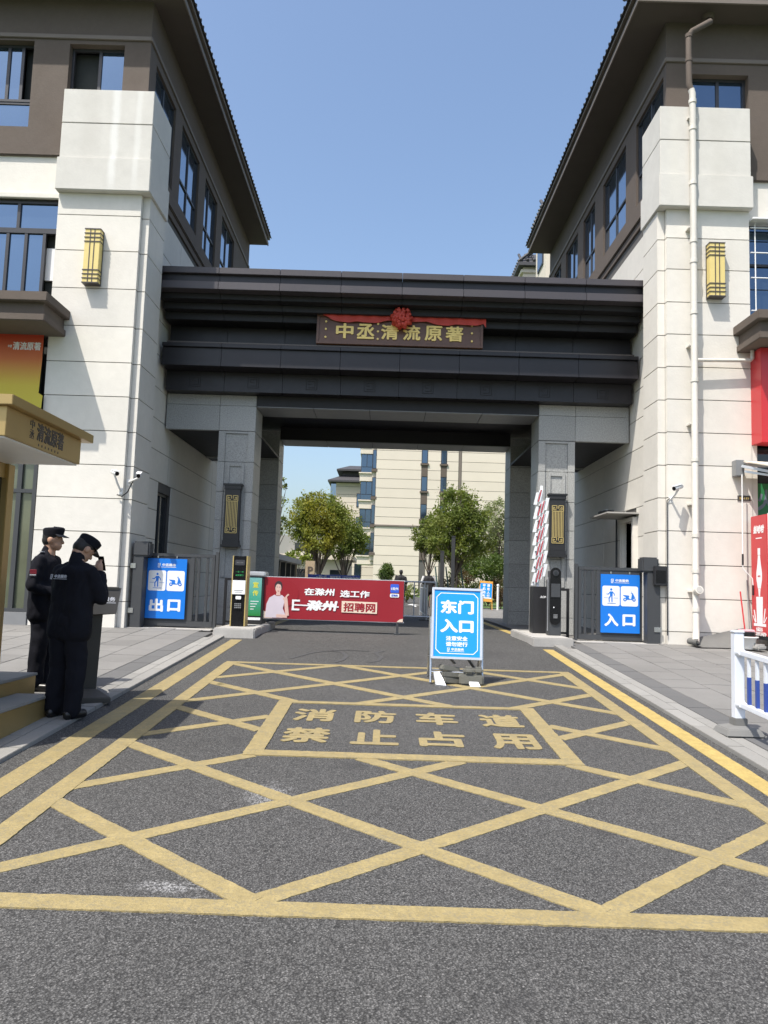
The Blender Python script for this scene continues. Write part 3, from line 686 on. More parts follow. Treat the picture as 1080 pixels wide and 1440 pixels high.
# inner beams and ceilings
bm_ = .86
bx('beam', ceilm, gate, -2.90, 3.26, 16.48, 17.45, 5.455, 5.688)
for i in range(5):
    w = 6.16/5
    MB().box(-2.90+i*w+.006, -2.90+(i+1)*w-.006, 16.49, 17.44, 5.435, 5.452).build('beam_soffit', greysteel, gate, .002)  # paler underside stands in for light bounced off the road
bx('beam', ceilm, gate, -2.90, 3.26, 20.30, 21.2, 5.455, 5.79)
for i in range(5):
    w = 6.16/5
    MB().box(-2.90+i*w+.006, -2.90+(i+1)*w-.006, 20.31, 21.19, 5.435, 5.452).build('beam_soffit', greysteel, gate, .002)  # rear underside in the same pale bounce-light tone
bx('ceiling', ceilm, gate, -4.83, 5.20, 16.61, 21.2, 5.80, 5.9)
for s in (-1, 1):
    X = lambda v: .18+s*v
    bx('side_ceiling', ceilm, gate, X(3.10), X(5.06), 16.62, 21.1, 4.93, 4.99)
    bx('side_fascia', darkmetal, gate, X(3.62), X(3.68), 17.36, 20.3, 4.90, 5.75)
    for yc, front in ((16.5, True), (20.3, False)):
        d = .86
        ci, co = 3.09, 3.88
        zc = 4.90
        c = bx('column', joint, gate, X(ci+.03), X(co-.03), yc+.06, yc+d-.03, .60, 5.68)
        # cap panels
        for a, b_ in ((ci, co), (co+.006, 5.05)):
            for z0, z1 in ((zc, 5.45), (5.456, 5.684)):
                if b_ > 5 : MB().box(X(a), X(b_), yc+.001, yc+.12, z0, z1).build('granite_panel', granite, c, .004)
                else: MB().box(X(a), X(b_), yc, yc+d, z0, z1).build('granite_panel', granite, c, .004)
        zz = [.64, 1.08, 1.70, 2.32, 2.94, 3.56, 4.22, zc-.005]
        for z0, z1 in zip(zz, zz[1:]):
            z1 -= .008
            if front:
                # raised side strips around a sunk panel, so the front reads as framed
                MB().box(X(ci), X(ci+.15), yc, yc+d, z0, z1).build('granite_panel', granite, c, .004)
                MB().box(X(co-.15), X(co), yc, yc+d, z0, z1).build('granite_panel', granite, c, .004)
                top = z1 > 4.8
                MB().box(X(ci+.151), X(co-.151), yc+.034 if z0 > 1.6 else yc+.001, yc+d-.001, z0, z1-(.05 if top else 0)).build('granite_panel', granite, c, .003)
                if top: MB().box(X(ci+.152), X(co-.152), yc+.002, yc+.2, z1-.048, z1).build('granite_panel', granite, c, .003)
            else: MB().box(X(ci), X(co), yc, yc+d, z0, z1).build('granite_panel', granite, c, .004)
        if front:
            # inner raised frame above the lamp
            mb = MB(); w0, w1 = ci+.20, co-.20
            mb.box(X(w0), X(w0+.07), yc+.006, yc+.033, 1.72, 4.20); mb.box(X(w1-.07), X(w1), yc+.006, yc+.033, 1.72, 4.20); mb.box(X(w0+.07), X(w1-.07), yc+.006, yc+.033, 4.12, 4.20)
            mb.build('column_moulding', granite, c, .003)
# name plaque with silk
pl = E('name_plaque', (.17, 16.0, 6.62), 'dark wooden name plaque with gold characters on the portal ledge', 'plaque')
tilt = Matrix.Translation((.165, 15.76, 6.985)) @ Matrix.Rotation(math.radians(-6), 4, 'X') @ Matrix(((1,0,0,0),(0,0,-1,0),(0,1,0,0),(0,0,0,1)))
PWd, PHt = 3.50, .66
flat('board', woodm, pl, tilt, [[(-PWd/2, -PHt/2), (PWd/2, -PHt/2), (PWd/2, PHt/2), (-PWd/2, PHt/2)]], .06, -.06)
mb = MB()
for a, b in (((-PWd/2, -PHt/2), (PWd/2, -PHt/2+.05)), ((-PWd/2, PHt/2-.05), (PWd/2, PHt/2)), ((-PWd/2, -PHt/2+.05), (-PWd/2+.05, PHt/2-.05)), ((PWd/2-.05, -PHt/2+.05), (PWd/2, PHt/2-.05))):
    mb.prism([(a[0], a[1]), (b[0], a[1]), (b[0], b[1]), (a[0], b[1])], tilt, .025)
mb.build('frame', woodm, pl, .005)
for i, ch in enumerate('中丞清流原著'):
    x = (-1.16, -.72, -.21, .25, .71, 1.15)[i]
    text(ch, tilt @ Matrix.Translation((x, -.03, .002)), .37, .34, goldletter, pl, .028, .02, 'character')
for x in (-1.56, -.46, 1.52):
    for z in ((-.17, 0, .17) if x > -1 and x < 0 else (-.16, .02, .19)):
        flat('stud', goldletter, pl, tilt, [disc(x, z-.02, .022, 10)], .02)
rb = E('silk_ribbon', (.17, 15.9, 7.2), 'red silk cloth with a pleated flower ball over the plaque', 'ribbon')
mb = MB(); n = 60
vs = []
for i in range(n+1):
    u = i/n; x = -PWd/2+.12 + u*(PWd-.06); dd = abs(x-.12)
    drop = .09 + .06*math.exp(-((abs(dd)-1.0)/.5)**2) + (.10 if u > .985 else 0) + .02*math.sin(x*9)
    if x < -1.45: drop *= max(0., (x+PWd/2-.12)/.18)
    for j in range(5):
        t = j/4; y = .33+.03 - t*(drop+.06); zz = .048 + .012*math.sin(x*21+t*2)
        vs.append(tilt @ Vector((x, y, zz)))
mb.add(vs, [(i*5+j, (i+1)*5+j, (i+1)*5+j+1, i*5+j+1) for i in range(n) for j in range(4)], True); mb.build('cloth', silk, rb)
mb = MB(); nu, nv = 72, 24; vs = []
cc = tilt @ Vector((.03, .24, .12))
for j in range(nv+1):
    ph = math.pi*j/nv
    for i in range(nu):
        th = 2*math.pi*i/nu
        r_ = .20*(1+.16*math.sin(th*9+ph*4)*math.sin(ph)+.10*math.sin(ph*11+th*3))
        vs.append(cc + Vector((r_*math.sin(ph)*math.cos(th), r_*.8*math.cos(ph), r_*math.sin(ph)*math.sin(th))))
mb.add(vs, [(j*nu+i, j*nu+(i+1) % nu, (j+1)*nu+(i+1) % nu, (j+1)*nu+i) for j in range(nv) for i in range(nu)], True); mb.build('flower_ball', silk, rb)
mb = MB()
for k in range(46):
    th = random.uniform(0, 2*math.pi); rr = random.uniform(.03, .19)
    p = cc + Vector((rr*math.cos(th), -.15-.05*(1-rr/.19), rr*math.sin(th))); d = Vector((math.cos(th), -.25, math.sin(th)))*.06
    q = Vector((-math.sin(th), 0, math.cos(th)))*.022
    mb.add([p-d*.5-q, p-d*.5+q, p+d*.5+q*1.4+Vector((0, .03, 0)), p+d*.5-q*1.4+Vector((0, .03, 0)), p+Vector((0, -.03, 0))], [(0, 1, 4), (1, 2, 4), (2, 3, 4), (3, 0, 4)], True)
mb.build('petals', silk, rb)
# ------------------------------------------------------------------ wall lamps
def pier_lamp(x, yw, z0, z1, label):
    o = E('wall_lamp', (x, yw, z0), label, 'lamp', 'gold box lamps on the piers')
    w, d = .29, .17
    mb = MB(); mb.box(x-w/2, x+w/2, yw-d, yw-.004, z0+.01, z1-.01); mb.build('lamp_body', goldlamp, o, .006)
    mb = MB()
    for z in (z0, z0+.085, z0+.165, z0+.245, z1-.245-.018, z1-.165-.018, z1-.085-.018, z1-.018): mb.box(x-w/2-.008, x+w/2+.008, yw-d-.010, yw-.003, z, z+.018)
    for xx in (-.05, .03): mb.box(x+xx, x+xx+.016, yw-d-.007, yw-d+.004, z0+.003, z1-.003)
    for xx in (-w/2, w/2): mb.box(x+xx-.009, x+xx+.009, yw-.03, yw-.005, z0, z1)
    mb.build('lamp_grid', frame_br, o)
pier_lamp(-5.68, yfL, 7.10, 8.16, 'gold box lamp with dark grid on the left pier')
pier_lamp(6.12, yfR, 7.27, 8.33, 'gold box lamp with dark grid on the right pier')
def column_lamp(x, label):
    y = 16.49; z0, z1 = 2.36, 3.72
    o = E('column_lamp', (x, y, z0), label, 'lamp', 'black lattice lamps on the columns')
    mb = MB(); mb.box(x-.165, x+.165, y-.14, y, z0+.14, z1-.12); mb.build('lamp_body', black, o, .006)
    mb = MB(); mb.box(x-.205, x+.205, y-.17, y, z1-.04, z1); mb.box(x-.18, x+.18, y-.155, y, z1-.12, z1-.04); mb.build('lamp_cap', black, o, .004)
    mb = MB(); mb.box(x-.18, x+.18, y-.155, y, z0+.05, z0+.14); mb.box(x-.205, x+.205, y-.17, y, z0, z0+.05); mb.build('lamp_foot', black, o, .004)
    mb = MB(); g0, g1 = z0+.30, z1-.26
    for i in range(8):
        xx = x-.115+i*.0325; mb.box(xx-.0068, xx+.0068, y-.152, y-.139, g0+.13, g1-.13)
    mb.build('lattice_bar', goldbar, o)
    for za, zb in ((g0, g0+.12), (g1-.12, g1)):
        mb = MB()
        for s in (-1, 1):
            for a, b in (((.12, 0), (0, 0)), ((.12, 0), (.12, 1)), ((.12, 1), (.02, 1)), ((.09, .25), (.03, .25)), ((.09, .25), (.09, .75)), ((.09, .75), (.055, .5)), ((.02, 1), (.02, .45))):
                mb.bar((x+s*a[0], y-.146, za+a[1]*(zb-za)), (x+s*b[0], y-.146, za+b[1]*(zb-za)), .014, .014, (0, 1, 0))
        mb.build('lattice_scroll', goldbar, o)
column_lamp(.18-3.485, 'black wall lamp with gold lattice on the left column')
column_lamp(.18+3.485, 'black wall lamp with gold lattice on the right column')
# ================================================================== STREET-LEVEL THINGS
ident = Matrix.Identity(4)
def service_logo(M, cx, cy, w, m, parent, z=0.):
    """small tower mark + four characters"""
    u = w/8
    flat('logo_mark', m, parent, M, [stroke((cx-w/2, cy-u*.9), (cx-w/2, cy+u*.9), u*.22), stroke((cx-w/2+u*.5, cy-u*.9), (cx-w/2+u*.5, cy+u*.5), u*.22), stroke((cx-w/2+u*.9, cy-u*.4), (cx-w/2+u*.9, cy+u*.9), u*.22),
         stroke((cx-w/2, cy+u*.85), (cx-w/2+u*.95, cy+u*.85), u*.18), stroke((cx-w/2, cy-u*.85), (cx-w/2+u*.95, cy-u*.85), u*.18)], .0015, z)
    text('中丞服务', M @ Matrix.Translation((cx+u*.85, cy+u*.25, z)), w-u*2.0, u*1.25, m, parent, .03, .0015)
    flat('logo_line', m, parent, M, [stroke((cx-w/2+u*1.4, cy-u*.75), (cx+w/2, cy-u*.75), u*.16)], .0015, z)
def scooter_polys(cx, cy, k):
    P_ = []
    for x in (-.62, .62):
        P_.append(disc(cx+x*k, cy-.42*k, .25*k, 18))
    P_ += [[(cx-.95*k, cy+.22*k), (cx-.1*k, cy+.16*k), (cx-.02*k, cy-.02*k), (cx-.15*k, cy-.12*k), (cx-.42*k, cy-.10*k), (cx-.7*k, cy-.0*k)],
           [(cx-.55*k, cy-.05*k), (cx-.1*k, cy-.1*k), (cx+.02*k, cy-.32*k), (cx+.35*k, cy-.32*k), (cx+.35*k, cy-.44*k), (cx-.38*k, cy-.44*k)],
           [(cx+.22*k, cy-.32*k), (cx+.36*k, cy+.42*k), (cx+.50*k, cy+.42*k), (cx+.80*k, cy-.18*k), (cx+.62*k, cy-.12*k), (cx+.42*k, cy-.30*k)],
           stroke((cx+.18*k, cy+.52*k), (cx+.52*k, cy+.40*k), .09*k), stroke((cx+.40*k, cy+.44*k), (cx+.26*k, cy+.72*k), .05*k)]
    return P_
def walker_polys(cx, cy, k):
    return [disc(cx+.02*k, cy+.80*k, .15*k, 14), [(cx-.18*k, cy+.55*k), (cx+.22*k, cy+.55*k), (cx+.2*k, cy-.05*k), (cx-.14*k, cy-.05*k)],
            stroke((cx-.12*k, cy+.48*k), (cx-.42*k, cy+.12*k), .11*k), stroke((cx-.40*k, cy+.16*k), (cx-.62*k, cy+.22*k), .10*k), stroke((cx+.16*k, cy+.5*k), (cx+.42*k, cy+.22*k), .11*k), stroke((cx+.4*k, cy+.26*k), (cx+.48*k, cy-.02*k), .10*k),
            stroke((cx-.04*k, cy+.0*k), (cx-.30*k, cy-.38*k), .15*k), stroke((cx-.27*k, cy-.33*k), (cx-.24*k, cy-.85*k), .13*k), stroke((cx+.1*k, cy+.0*k), (cx+.12*k, cy-.85*k), .15*k),
            stroke((cx-.95*k, cy-.30*k), (cx-.42*k, cy-.30*k), .035*k), stroke((cx+.3*k, cy-.30*k), (cx+.95*k, cy-.30*k), .035*k), stroke((cx-.5*k, cy-1.0*k), (cx+.6*k, cy-1.0*k), .06*k)]
def info_sign(x0, x1, z0, z1, y, word, label):
    o = E('gate_sign', ((x0+x1)/2, y, z0), label, 'sign', 'blue pedestrian gate signs')
    w, h_ = x1-x0, z1-z0; cx = (x0+x1)/2; M = FM(cx, y, (z0+z1)/2)
    flat('board', blue, o, M, [[(-w/2, -h_/2), (w/2, -h_/2), (w/2, h_/2), (-w/2, h_/2)]], .02, -.02)
    service_logo(M, 0, h_*.385, w*.46, white, o, .0005)
    k = w*.235
    for sx in (-1, 1):
        flat('pictogram_panel', white, o, M, [rrect(sx*w*.236-w*.222, sx*w*.236+w*.222, h_*.13-w*.255, h_*.13+w*.255, .035)], .0015, .0005)
    flat('pictogram', blue, o, M, walker_polys(-w*.236, h_*.135, w*.195), .0012, .0022)
    flat('pictogram', blue, o, M, scooter_polys(w*.236, h_*.125, w*.185), .0012, .0022)
    flat('pictogram', white, o, M, [disc(w*.236+sx*.62*w*.185, h_*.125-.42*w*.185, .10*w*.185, 10) for sx in (-1, 1)], .0012, .006)
    text(word[0], M @ Matrix.Translation((-w*.225, -h_*.28, .0005)), w*.36, h_*.215, white, o, .045, .0015)
    text(word[1], M @ Matrix.Translation((w*.225, -h_*.28, .0005)), w*.33, h_*.20, white, o, .045, .0015)
    for sx in (-.24, .24):
        bx('hook', stainless, o, cx+sx*w-.012, cx+sx*w+.012, y-.004, y+.03, z1+.01, z1+.05)
def ped_gate(s, xa, xb, xp0, xp1, label):
    """leaf from xa to xb, motor post xp0..xp1; s=-1: post on the left"""
    o = E('pedestrian_gate', ((xa+xb)/2, 14.55, .70), label, 'gate', 'charcoal pedestrian gates')
    zb, zt, y = .76, 2.12, 14.55
    mb = MB(); mb.box(xa, xb, y-.025, y+.025, zb, zb+.10); mb.box(xa, xb, y-.025, y+.025, zt-.06, zt); mb.box(xa, xa+.06, y-.024, y+.024, zb+.10, zt-.06); mb.box(xb-.06, xb, y-.024, y+.024, zb+.10, zt-.06)
    xm = (xb-.42) if s < 0 else (xa+.38)
    mb.box(xm-.035, xm+.035, y-.023, y+.023, zb+.10, zt-.06); mb.build('frame', charcoal, o, .004)
    if s < 0: p0, p1, a, b = xa+.06, xm-.035, xm+.035, xb-.06
    else: p0, p1, a, b = xm+.035, xb-.06, xa+.06, xm-.035
    bx('panel', charcoal, o, p0, p1, y-.012, y+.012, zb+.10, zt-.06)
    n = 2
    for i in range(n):
        x = a+(b-a)*(i+.5)/n
        mb = MB(); mb.box(x-.022, x+.022, y-.016, y+.016, zb+.10, zt-.06); mb.build('bar', charcoal, o, .003)
    # end post on the free side
    xe = xb+.04 if s < 0 else xa-.04
    bx('end_post', charcoal, o, xe-.028, xe+.028, y-.04, y+.04, .70, zt+.05, bev=.004)
    # motor post
    py = 14.36
    mb = MB(); mb.box(xp0, xp1, py-.12, py+.12, .70, 2.04); mb.build('motor_post', charcoal, o, .008)
    mb = MB(); mb.box(xp0-.015 if s < 0 else xp0-.10, xp1+.10 if s < 0 else xp1-.03, py-.14, py+.14, 2.04, 2.32); mb.build('motor_head', charcoal, o, .03)
    for z in (1.0, 1.82) if s < 0 else (.95,):
        bx('latch_plate', stainless, o, (xp0-.04 if s < 0 else xp1-.12), (xp0+.06 if s < 0 else xp1+.02), py-.135, py-.121, z, z+.09, bev=.003)
    if s > 0:
        mb = MB(); mb.box(xp1-.14, xp1+.10, py-.20, py-.122, 1.80, 2.16); mb.build('card_reader', black, o, .012)
        bx('reader_screen', blackpl, o, xp1-.11, xp1+.07, py-.206, py-.2005, 1.85, 2.08)
        for dx in (0, .07): MB().cyl((xb+.03+dx*.4-.02, y-.1, .78), (xb+.03+dx*.4-.02, y-.1, 2.1), .012, n=8).build('hinge_rod', white, o)
    else:
        MB().cyl((xa-.04, y-.06, .78), (xa-.04, y-.06, 2.1), .012, n=8).build('hinge_rod', greysteel, o)
    bx('threshold', concrete, o, min(xa, xp0)-.1, max(xb, xp1)+.05, 14.2, 14.8, .71, .735, bev=.005)
ped_gate(-1, -4.50, -3.20, -4.66, -4.46, 'charcoal pedestrian gate at the left pier carrying the exit sign')
ped_gate(1, 3.66, 4.86, 4.86, 5.10, 'charcoal pedestrian gate at the right pier carrying the entrance sign')
info_sign(-4.46, -3.72, .90, 2.02, 14.49, '出口', 'blue exit sign with walker and scooter pictograms on left gate')
info_sign(4.07, 4.80, .90, 1.99, 14.49, '入口', 'blue entrance sign with walker and scooter pictograms on right gate')
# kerb islands
def island(x0, x1, y0, y1, label):
    o = E('kerb_island', ((x0+x1)/2, (y0+y1)/2, gz(y0)), label, 'kerb', 'concrete equipment islands')
    z = .83
    ys = [y0, y0+.16, y1]
    mb = MB(); mb.box(x0, x1, y0, y0+.14, gz(y0)-.05, z); mb.build('kerb_block', concrete, o, .02)
    xs = x1-.14 if x0 < 0 else x0
    yy = y0+.145
    while yy < y1:
        y2 = min(yy+.62, y1); MB().box(xs, xs+.14, yy, y2-.006, .55, z+random.uniform(-.004, .004)).build('kerb_block', concrete, o, .015); yy = y2
    xo = (x0, x1-.145) if x0 < 0 else (x0+.145, x1)
    MB().box(xo[0], xo[1], y0+.145, y1, .55, z-.012).build('infill', concrete, o, .006)
island(-2.92, -2.20, 13.35, 15.9, 'low concrete island under the ticket machine left of the banner')
island(2.62, 3.34, 13.5, 15.9, 'low concrete island under the black intercom right of the driveway')
# ticket machine (left)
o = E('ticket_machine', (-2.66, 14.2, .82), 'slim black ticket machine with gold edges and a white notice', 'machine')
x0, x1, y0, y1, z0, z1 = -2.79, -2.515, 14.12, 14.42, .82, 2.10
MB().box(x0+.015, x1-.015, y0+.01, y1, z0, z1).build('body', blackpl, o, .012)
for x in (x0, x1-.02): MB().box(x, x+.02, y0, y1+.01, z0, z1+.005).build('gold_trim', goldbar, o, .004)
bx('screen', blackpl, o, x0+.03, x1-.03, y0+.002, y0+.009, 1.66, 2.06)
flat('camera_window', frame_m, o, FM((x0+x1)/2, y0, 1.98), [rrect(-.09, .09, -.05, .05, .02)], .004, .001)
ledm = bpy.data.materials.new('led_green'); ledm.use_nodes = True; ledm.node_tree.nodes['Principled BSDF'].inputs['Emission Color'].default_value = (.05, .8, .2, 1); ledm.node_tree.nodes['Principled BSDF'].inputs['Emission Strength'].default_value = .25; ledm.node_tree.nodes['Principled BSDF'].inputs['Base Color'].default_value = (.02, .1, .04, 1)
text('一车一杆', FM((x0+x1)/2, y0, 1.81), .15, .035, ledm, o, .01, .003)
text('减速慢行', FM((x0+x1)/2, y0, 1.75), .15, .035, ledm, o, .01, .003)
for dx in (-.05, -.02, .02, .05): flat('lens', greysteel, o, FM((x0+x1)/2+dx, y0, 1.98), [disc(0, 0, .008, 10)], .003, .0055)
MB().box(x0+.018, x1-.018, y0-.012, y0+.008, 1.40, 1.655).build('notice', paper, o, .004)
flat('notice_print', greysteel, o, FM((x0+x1)/2, y0-.012, 1.44), [stroke((-.08, .03), (.08, .03), .012), stroke((-.06, 0), (.06, 0), .008)], .001)
flat('speaker_label', paper, o, FM((x0+x1)/2, y0, 1.34), [rrect(-.05, .05, -.03, .03, .015)], .004, .008)
flat('speaker_grille', greysteel, o, FM((x0+x1)/2, y0, 1.20), [rrect(-.065+i*.032, -.04+i*.032, -.05+j*.034, -.03+j*.034, .004, 2) for i in range(4) for j in range(3)], .003, .009)
# advertising barrier housing behind it (green poster), banner boom
o = E('barrier_box', (-2.46, 15.2, .82), 'black barrier housing with grey top and green and yellow poster', 'barrier box')
MB().box(-2.66, -2.33, 15.0, 15.42, .82, 1.74).build('cabinet', black, o, .008)
MB().box(-2.67, -2.31, 14.97, 15.44, 1.745, 1.84).build('top_cover', alum, o, .02)
def green_poster():
    m = mat('poster_green', (.03, .3, .1), .45, .05); n, l = nodes(m); b = n['Principled BSDF']
    pos = n.new('ShaderNodeNewGeometry').outputs['Position']; sp = n.new('ShaderNodeSeparateXYZ'); l.new(pos, sp.inputs[0])
    mr = n.new('ShaderNodeMapRange'); mr.inputs[1].default_value = .98; mr.inputs[2].default_value = 1.72; l.new(sp.outputs[2], mr.inputs[0])
    r = n.new('ShaderNodeValToRGB'); e = r.color_ramp.elements; e[0].color = (.02, .20, .04, 1); e[1].color = (.18, .42, .40, 1); q = e.new(.5); q.color = (.06, .36, .26, 1)
    l.new(mr.outputs[0], r.inputs[0]); l.new(r.outputs[0], b.inputs['Base Color']); return m
bx('poster', green_poster(), o, -2.62, -2.375, 14.992, 14.999, .98, 1.72)
yl = mat('print_yellow', (.6, .6, .08), .5, .05)
text('宣', FM(-2.49, 14.992, 1.58), .11, .11, yl, o, .03, .002); text('传', FM(-2.49, 14.992, 1.42), .11, .11, yl, o, .03, .002)
flat('poster_print', paper, o, FM(-2.5, 14.992, 1.2), [stroke((-.08, .06-.05*i), (.08-.03*i, .06-.05*i), .014) for i in range(4)], .002)
bx('lower_label', paper, o, -2.62, -2.375, 14.992, 14.999, .90, .95)
# banner barrier
o = E('banner_barrier', (-1.0, 15.05, .70), 'wide red recruitment banner on a barrier arm across the left lane', 'banner')
bx0, bx1, bz0, bz1 = -2.37, .39, .94, 1.74; by = 15.04; bw = bx1-bx0; bh = bz1-bz0; M = FM((bx0+bx1)/2, by, (bz0+bz1)/2)
mb = MB(); nx = 40; vs = []
for i in range(nx+1):
    x = -bw/2+bw*i/nx
    for j in range(9):
        z = -bh/2+bh*j/8; vs.append(M @ Vector((x, z, -.006*(1+math.sin(x*3.1+z*2)*.5+.3*math.sin(x*7-z*3)))))
mb.add(vs, [(i*9+j, (i+1)*9+j, (i+1)*9+j+1, i*9+j+1) for i in range(nx) for j in range(8)], True); mb.build('banner', red, o)
for z in (bz0-.012, bz1-.012): bx('arm', alum, o, bx0-.02, bx1+.02, by+.012, by+.05, z, z+.025, bev=.004)
for x in (bx0, bx1-.03): bx('upright', alum, o, x, x+.03, by+.013, by+.049, bz0+.014, bz1-.014)
bx('support_leg', charcoal, o, bx1-.13, bx1-.085, by+.01, by+.055, .73, bz0-.014, bev=.004)
bx('support_foot', charcoal, o, bx1-.17, bx1-.045, by-.04, by+.10, .70, .728, bev=.006)
lx = -bw/2
text('在滁州', M @ Matrix.Translation((lx+bw*.405, bh*.175, .002)), bw*.215, bh*.175, white, o, .035, .002, italic=.06)
text('选工作', M @ Matrix.Translation((lx+bw*.655, bh*.150, .002)), bw*.21, bh*.17, white, o, .035, .002, italic=.06)
text('滁州', M @ Matrix.Translation((lx+bw*.425, -bh*.155, .002)), bw*.22, bh*.25, white, o, .045, .002, italic=.12)
flat('lettering', white, o, M, [stroke((lx+bw*.215, -bh*.05), (lx+bw*.27, -bh*.05), .035), stroke((lx+bw*.213, -bh*.265), (lx+bw*.268, -bh*.265), .035), stroke((lx+bw*.222, -bh*.27), (lx+bw*.222, -bh*.04), .04), stroke((lx+bw*.22, -bh*.155), (lx+bw*.545, -bh*.175), .024)], .002, .002)
bgm = mat('print_cream', (.72, .58, .46), .5, .05, 3)
flat('label_panel', bgm, o, M, [[(lx+bw*.565, -bh*.30), (lx+bw*.815, -bh*.31), (lx+bw*.815, -bh*.035), (lx+bw*.565, -bh*.025)]], .002, .002)
text('招聘网', M @ Matrix.Translation((lx+bw*.69, -bh*.168, .0045)), bw*.225, bh*.215, red, o, .03, .002)
flat('logo_panel', bluep, o, M, [rrect(lx+bw*.905, lx+bw*.965, bh*.21, bh*.42, .02)], .002, .002)
text('E滁州', M @ Matrix.Translation((lx+bw*.935, bh*.31, .0045)), bw*.05, bh*.07, white, o, .02, .002)
flat('logo_panel', white, o, M, [rrect(lx+bw*.903, lx+bw*.967, bh*.10, bh*.19, .02)], .002, .002)
text('招聘网', M @ Matrix.Translation((lx+bw*.935, bh*.145, .0045)), bw*.045, bh*.055, bluep, o, .02, .002)
# portrait print: plain figure in white, facing out
def ell(cx, cy, rx, ry, n=20, a0=0, a1=2*math.pi): return [(cx+rx*math.cos(a0+(a1-a0)*i/n), cy+ry*math.sin(a0+(a1-a0)*i/n)) for i in range(n)]
pskin = mat('print_skin', (.62, .42, .36), .5, .05); phair = mat('print_hair', (.035, .02, .025), .5, .05); pwhite = mat('print_lilac', (.58, .52, .58), .5, .08, 5); pred = mat('print_red_dark', (.26, .008, .016), .42, .05)
cx = lx+bw*.115
flat('portrait_shade', pred, o, M, [ell(cx+.12, bh*.12, .28, .26)], .0012, .0008)
flat('portrait_hair', phair, o, M, [ell(cx, bh*.28, .078, .105)], .0012, .0022)
flat('portrait_skin', pskin, o, M, [ell(cx-.002, bh*.235, .058, .088), [(cx-.03, bh*.16), (cx+.03, bh*.16), (cx+.045, bh*.06), (cx-.045, bh*.06)], stroke((cx+.19, -.34), (cx+.15, -.02), .07), stroke((cx+.14, -.02), (cx+.13, bh*.02), .085), stroke((cx+.15, bh*.03), (cx+.205, bh*.095), .03), stroke((cx-.02, -.345), (cx+.19, -.35), .06)], .0012, .0036)
flat('portrait_top', pwhite, o, M, [[(cx-.24, -.38), (cx-.22, -.12), (cx-.17, -.0), (cx-.07, bh*.075), (cx-.03, bh*.045), (cx+.03, bh*.045), (cx+.07, bh*.075), (cx+.14, bh*.0), (cx+.10, -.2), (cx+.16, -.33), (cx+.10, -.385)]], .0012, .0030)
flat('portrait_hair', phair, o, M, [[(cx-.068, bh*.22), (cx-.075, bh*.33), (cx-.02, bh*.405), (cx+.05, bh*.39), (cx+.072, bh*.30), (cx+.062, bh*.22), (cx+.045, bh*.32), (cx-.02, bh*.345), (cx-.05, bh*.30)], stroke((cx-.035, bh*.262), (cx-.012, bh*.262), .008), stroke((cx+.012, bh*.262), (cx+.035, bh*.262), .008)], .0012, .0052)
flat('portrait_lips', red, o, M, [ell(cx, bh*.165, .015, .006)], .0012, .0056)
flat('corner_print', bgm, o, M, [[(lx+bw*.0, -bh*.49), (lx+bw*.08, -bh*.49), (lx+bw*.05, -bh*.36), (lx+bw*.0, -bh*.30)], [(lx+bw*.955, -bh*.49), (lx+bw*.998, -bh*.49), (lx+bw*.998, -bh*.41), (lx+bw*.975, -bh*.43)]], .0012, .0015)
# right-hand lifting barrier: housing and raised louvred arm
o = E('lifting_barrier', (3.06, 15.2, .82), 'black lifting barrier with its white and red slatted arm raised', 'barrier')
MB().box(2.90, 3.22, 15.0, 15.35, .82, 1.72).build('housing', black, o, .01)
text('AONI', FM(3.11, 15.0, 1.52), .15, .045, paper, o, .02, .002, italic=.2)
slw = mat('slat_white', (.72, .74, .76), .4, .05); slr = mat('slat_red', (.38, .015, .03), .4, .05)
ytop, ybot = 3.72, 1.73
for r in range(7):
    z0 = 1.74+r*.262
    for k in range(4):   # four slats side by side in each tier
        t = (z0-1.74)/2.0; xa = 2.885+k*.066+.035*t
        if r == 6 and k > 1: continue
        if r == 5 and k == 0: pass
        lean = .055
        zz = z0+.06*k
        if r == 6: zz += .02
        if zz+.24 > 3.74: continue
        mb = MB(); mb.add([(xa, 15.12, zz), (xa+.063, 15.12, zz), (xa+.063+lean, 15.12, zz+.245), (xa+lean, 15.12, zz+.245), (xa, 15.16, zz), (xa+.063, 15.16, zz), (xa+.063+lean, 15.16, zz+.245), (xa+lean, 15.16, zz+.245)], [(0,1,2,3),(7,6,5,4),(0,4,5,1),(1,5,6,2),(2,6,7,3),(3,7,4,0)])
        s_ = mb.build('slat', slw, o)
        if k in (1, 2):
            mb = MB(); mb.bar((xa+.026, 15.118, zz+.004), (xa+.026+lean, 15.118, zz+.24), .022, .005, (0, 1, 0)); mb.build('stripe', slr, s_)
MB().bar((3.02, 15.18, 1.7), (3.075, 15.18, 3.72), .05, .04).build('arm', slw, o, .003)
for r in range(6): MB().cyl((2.92+.02*r, 15.10, 1.80+r*.3), (2.92+.02*r, 15.17, 1.80+r*.3), .014, n=8).build('pivot', charcoal, o)
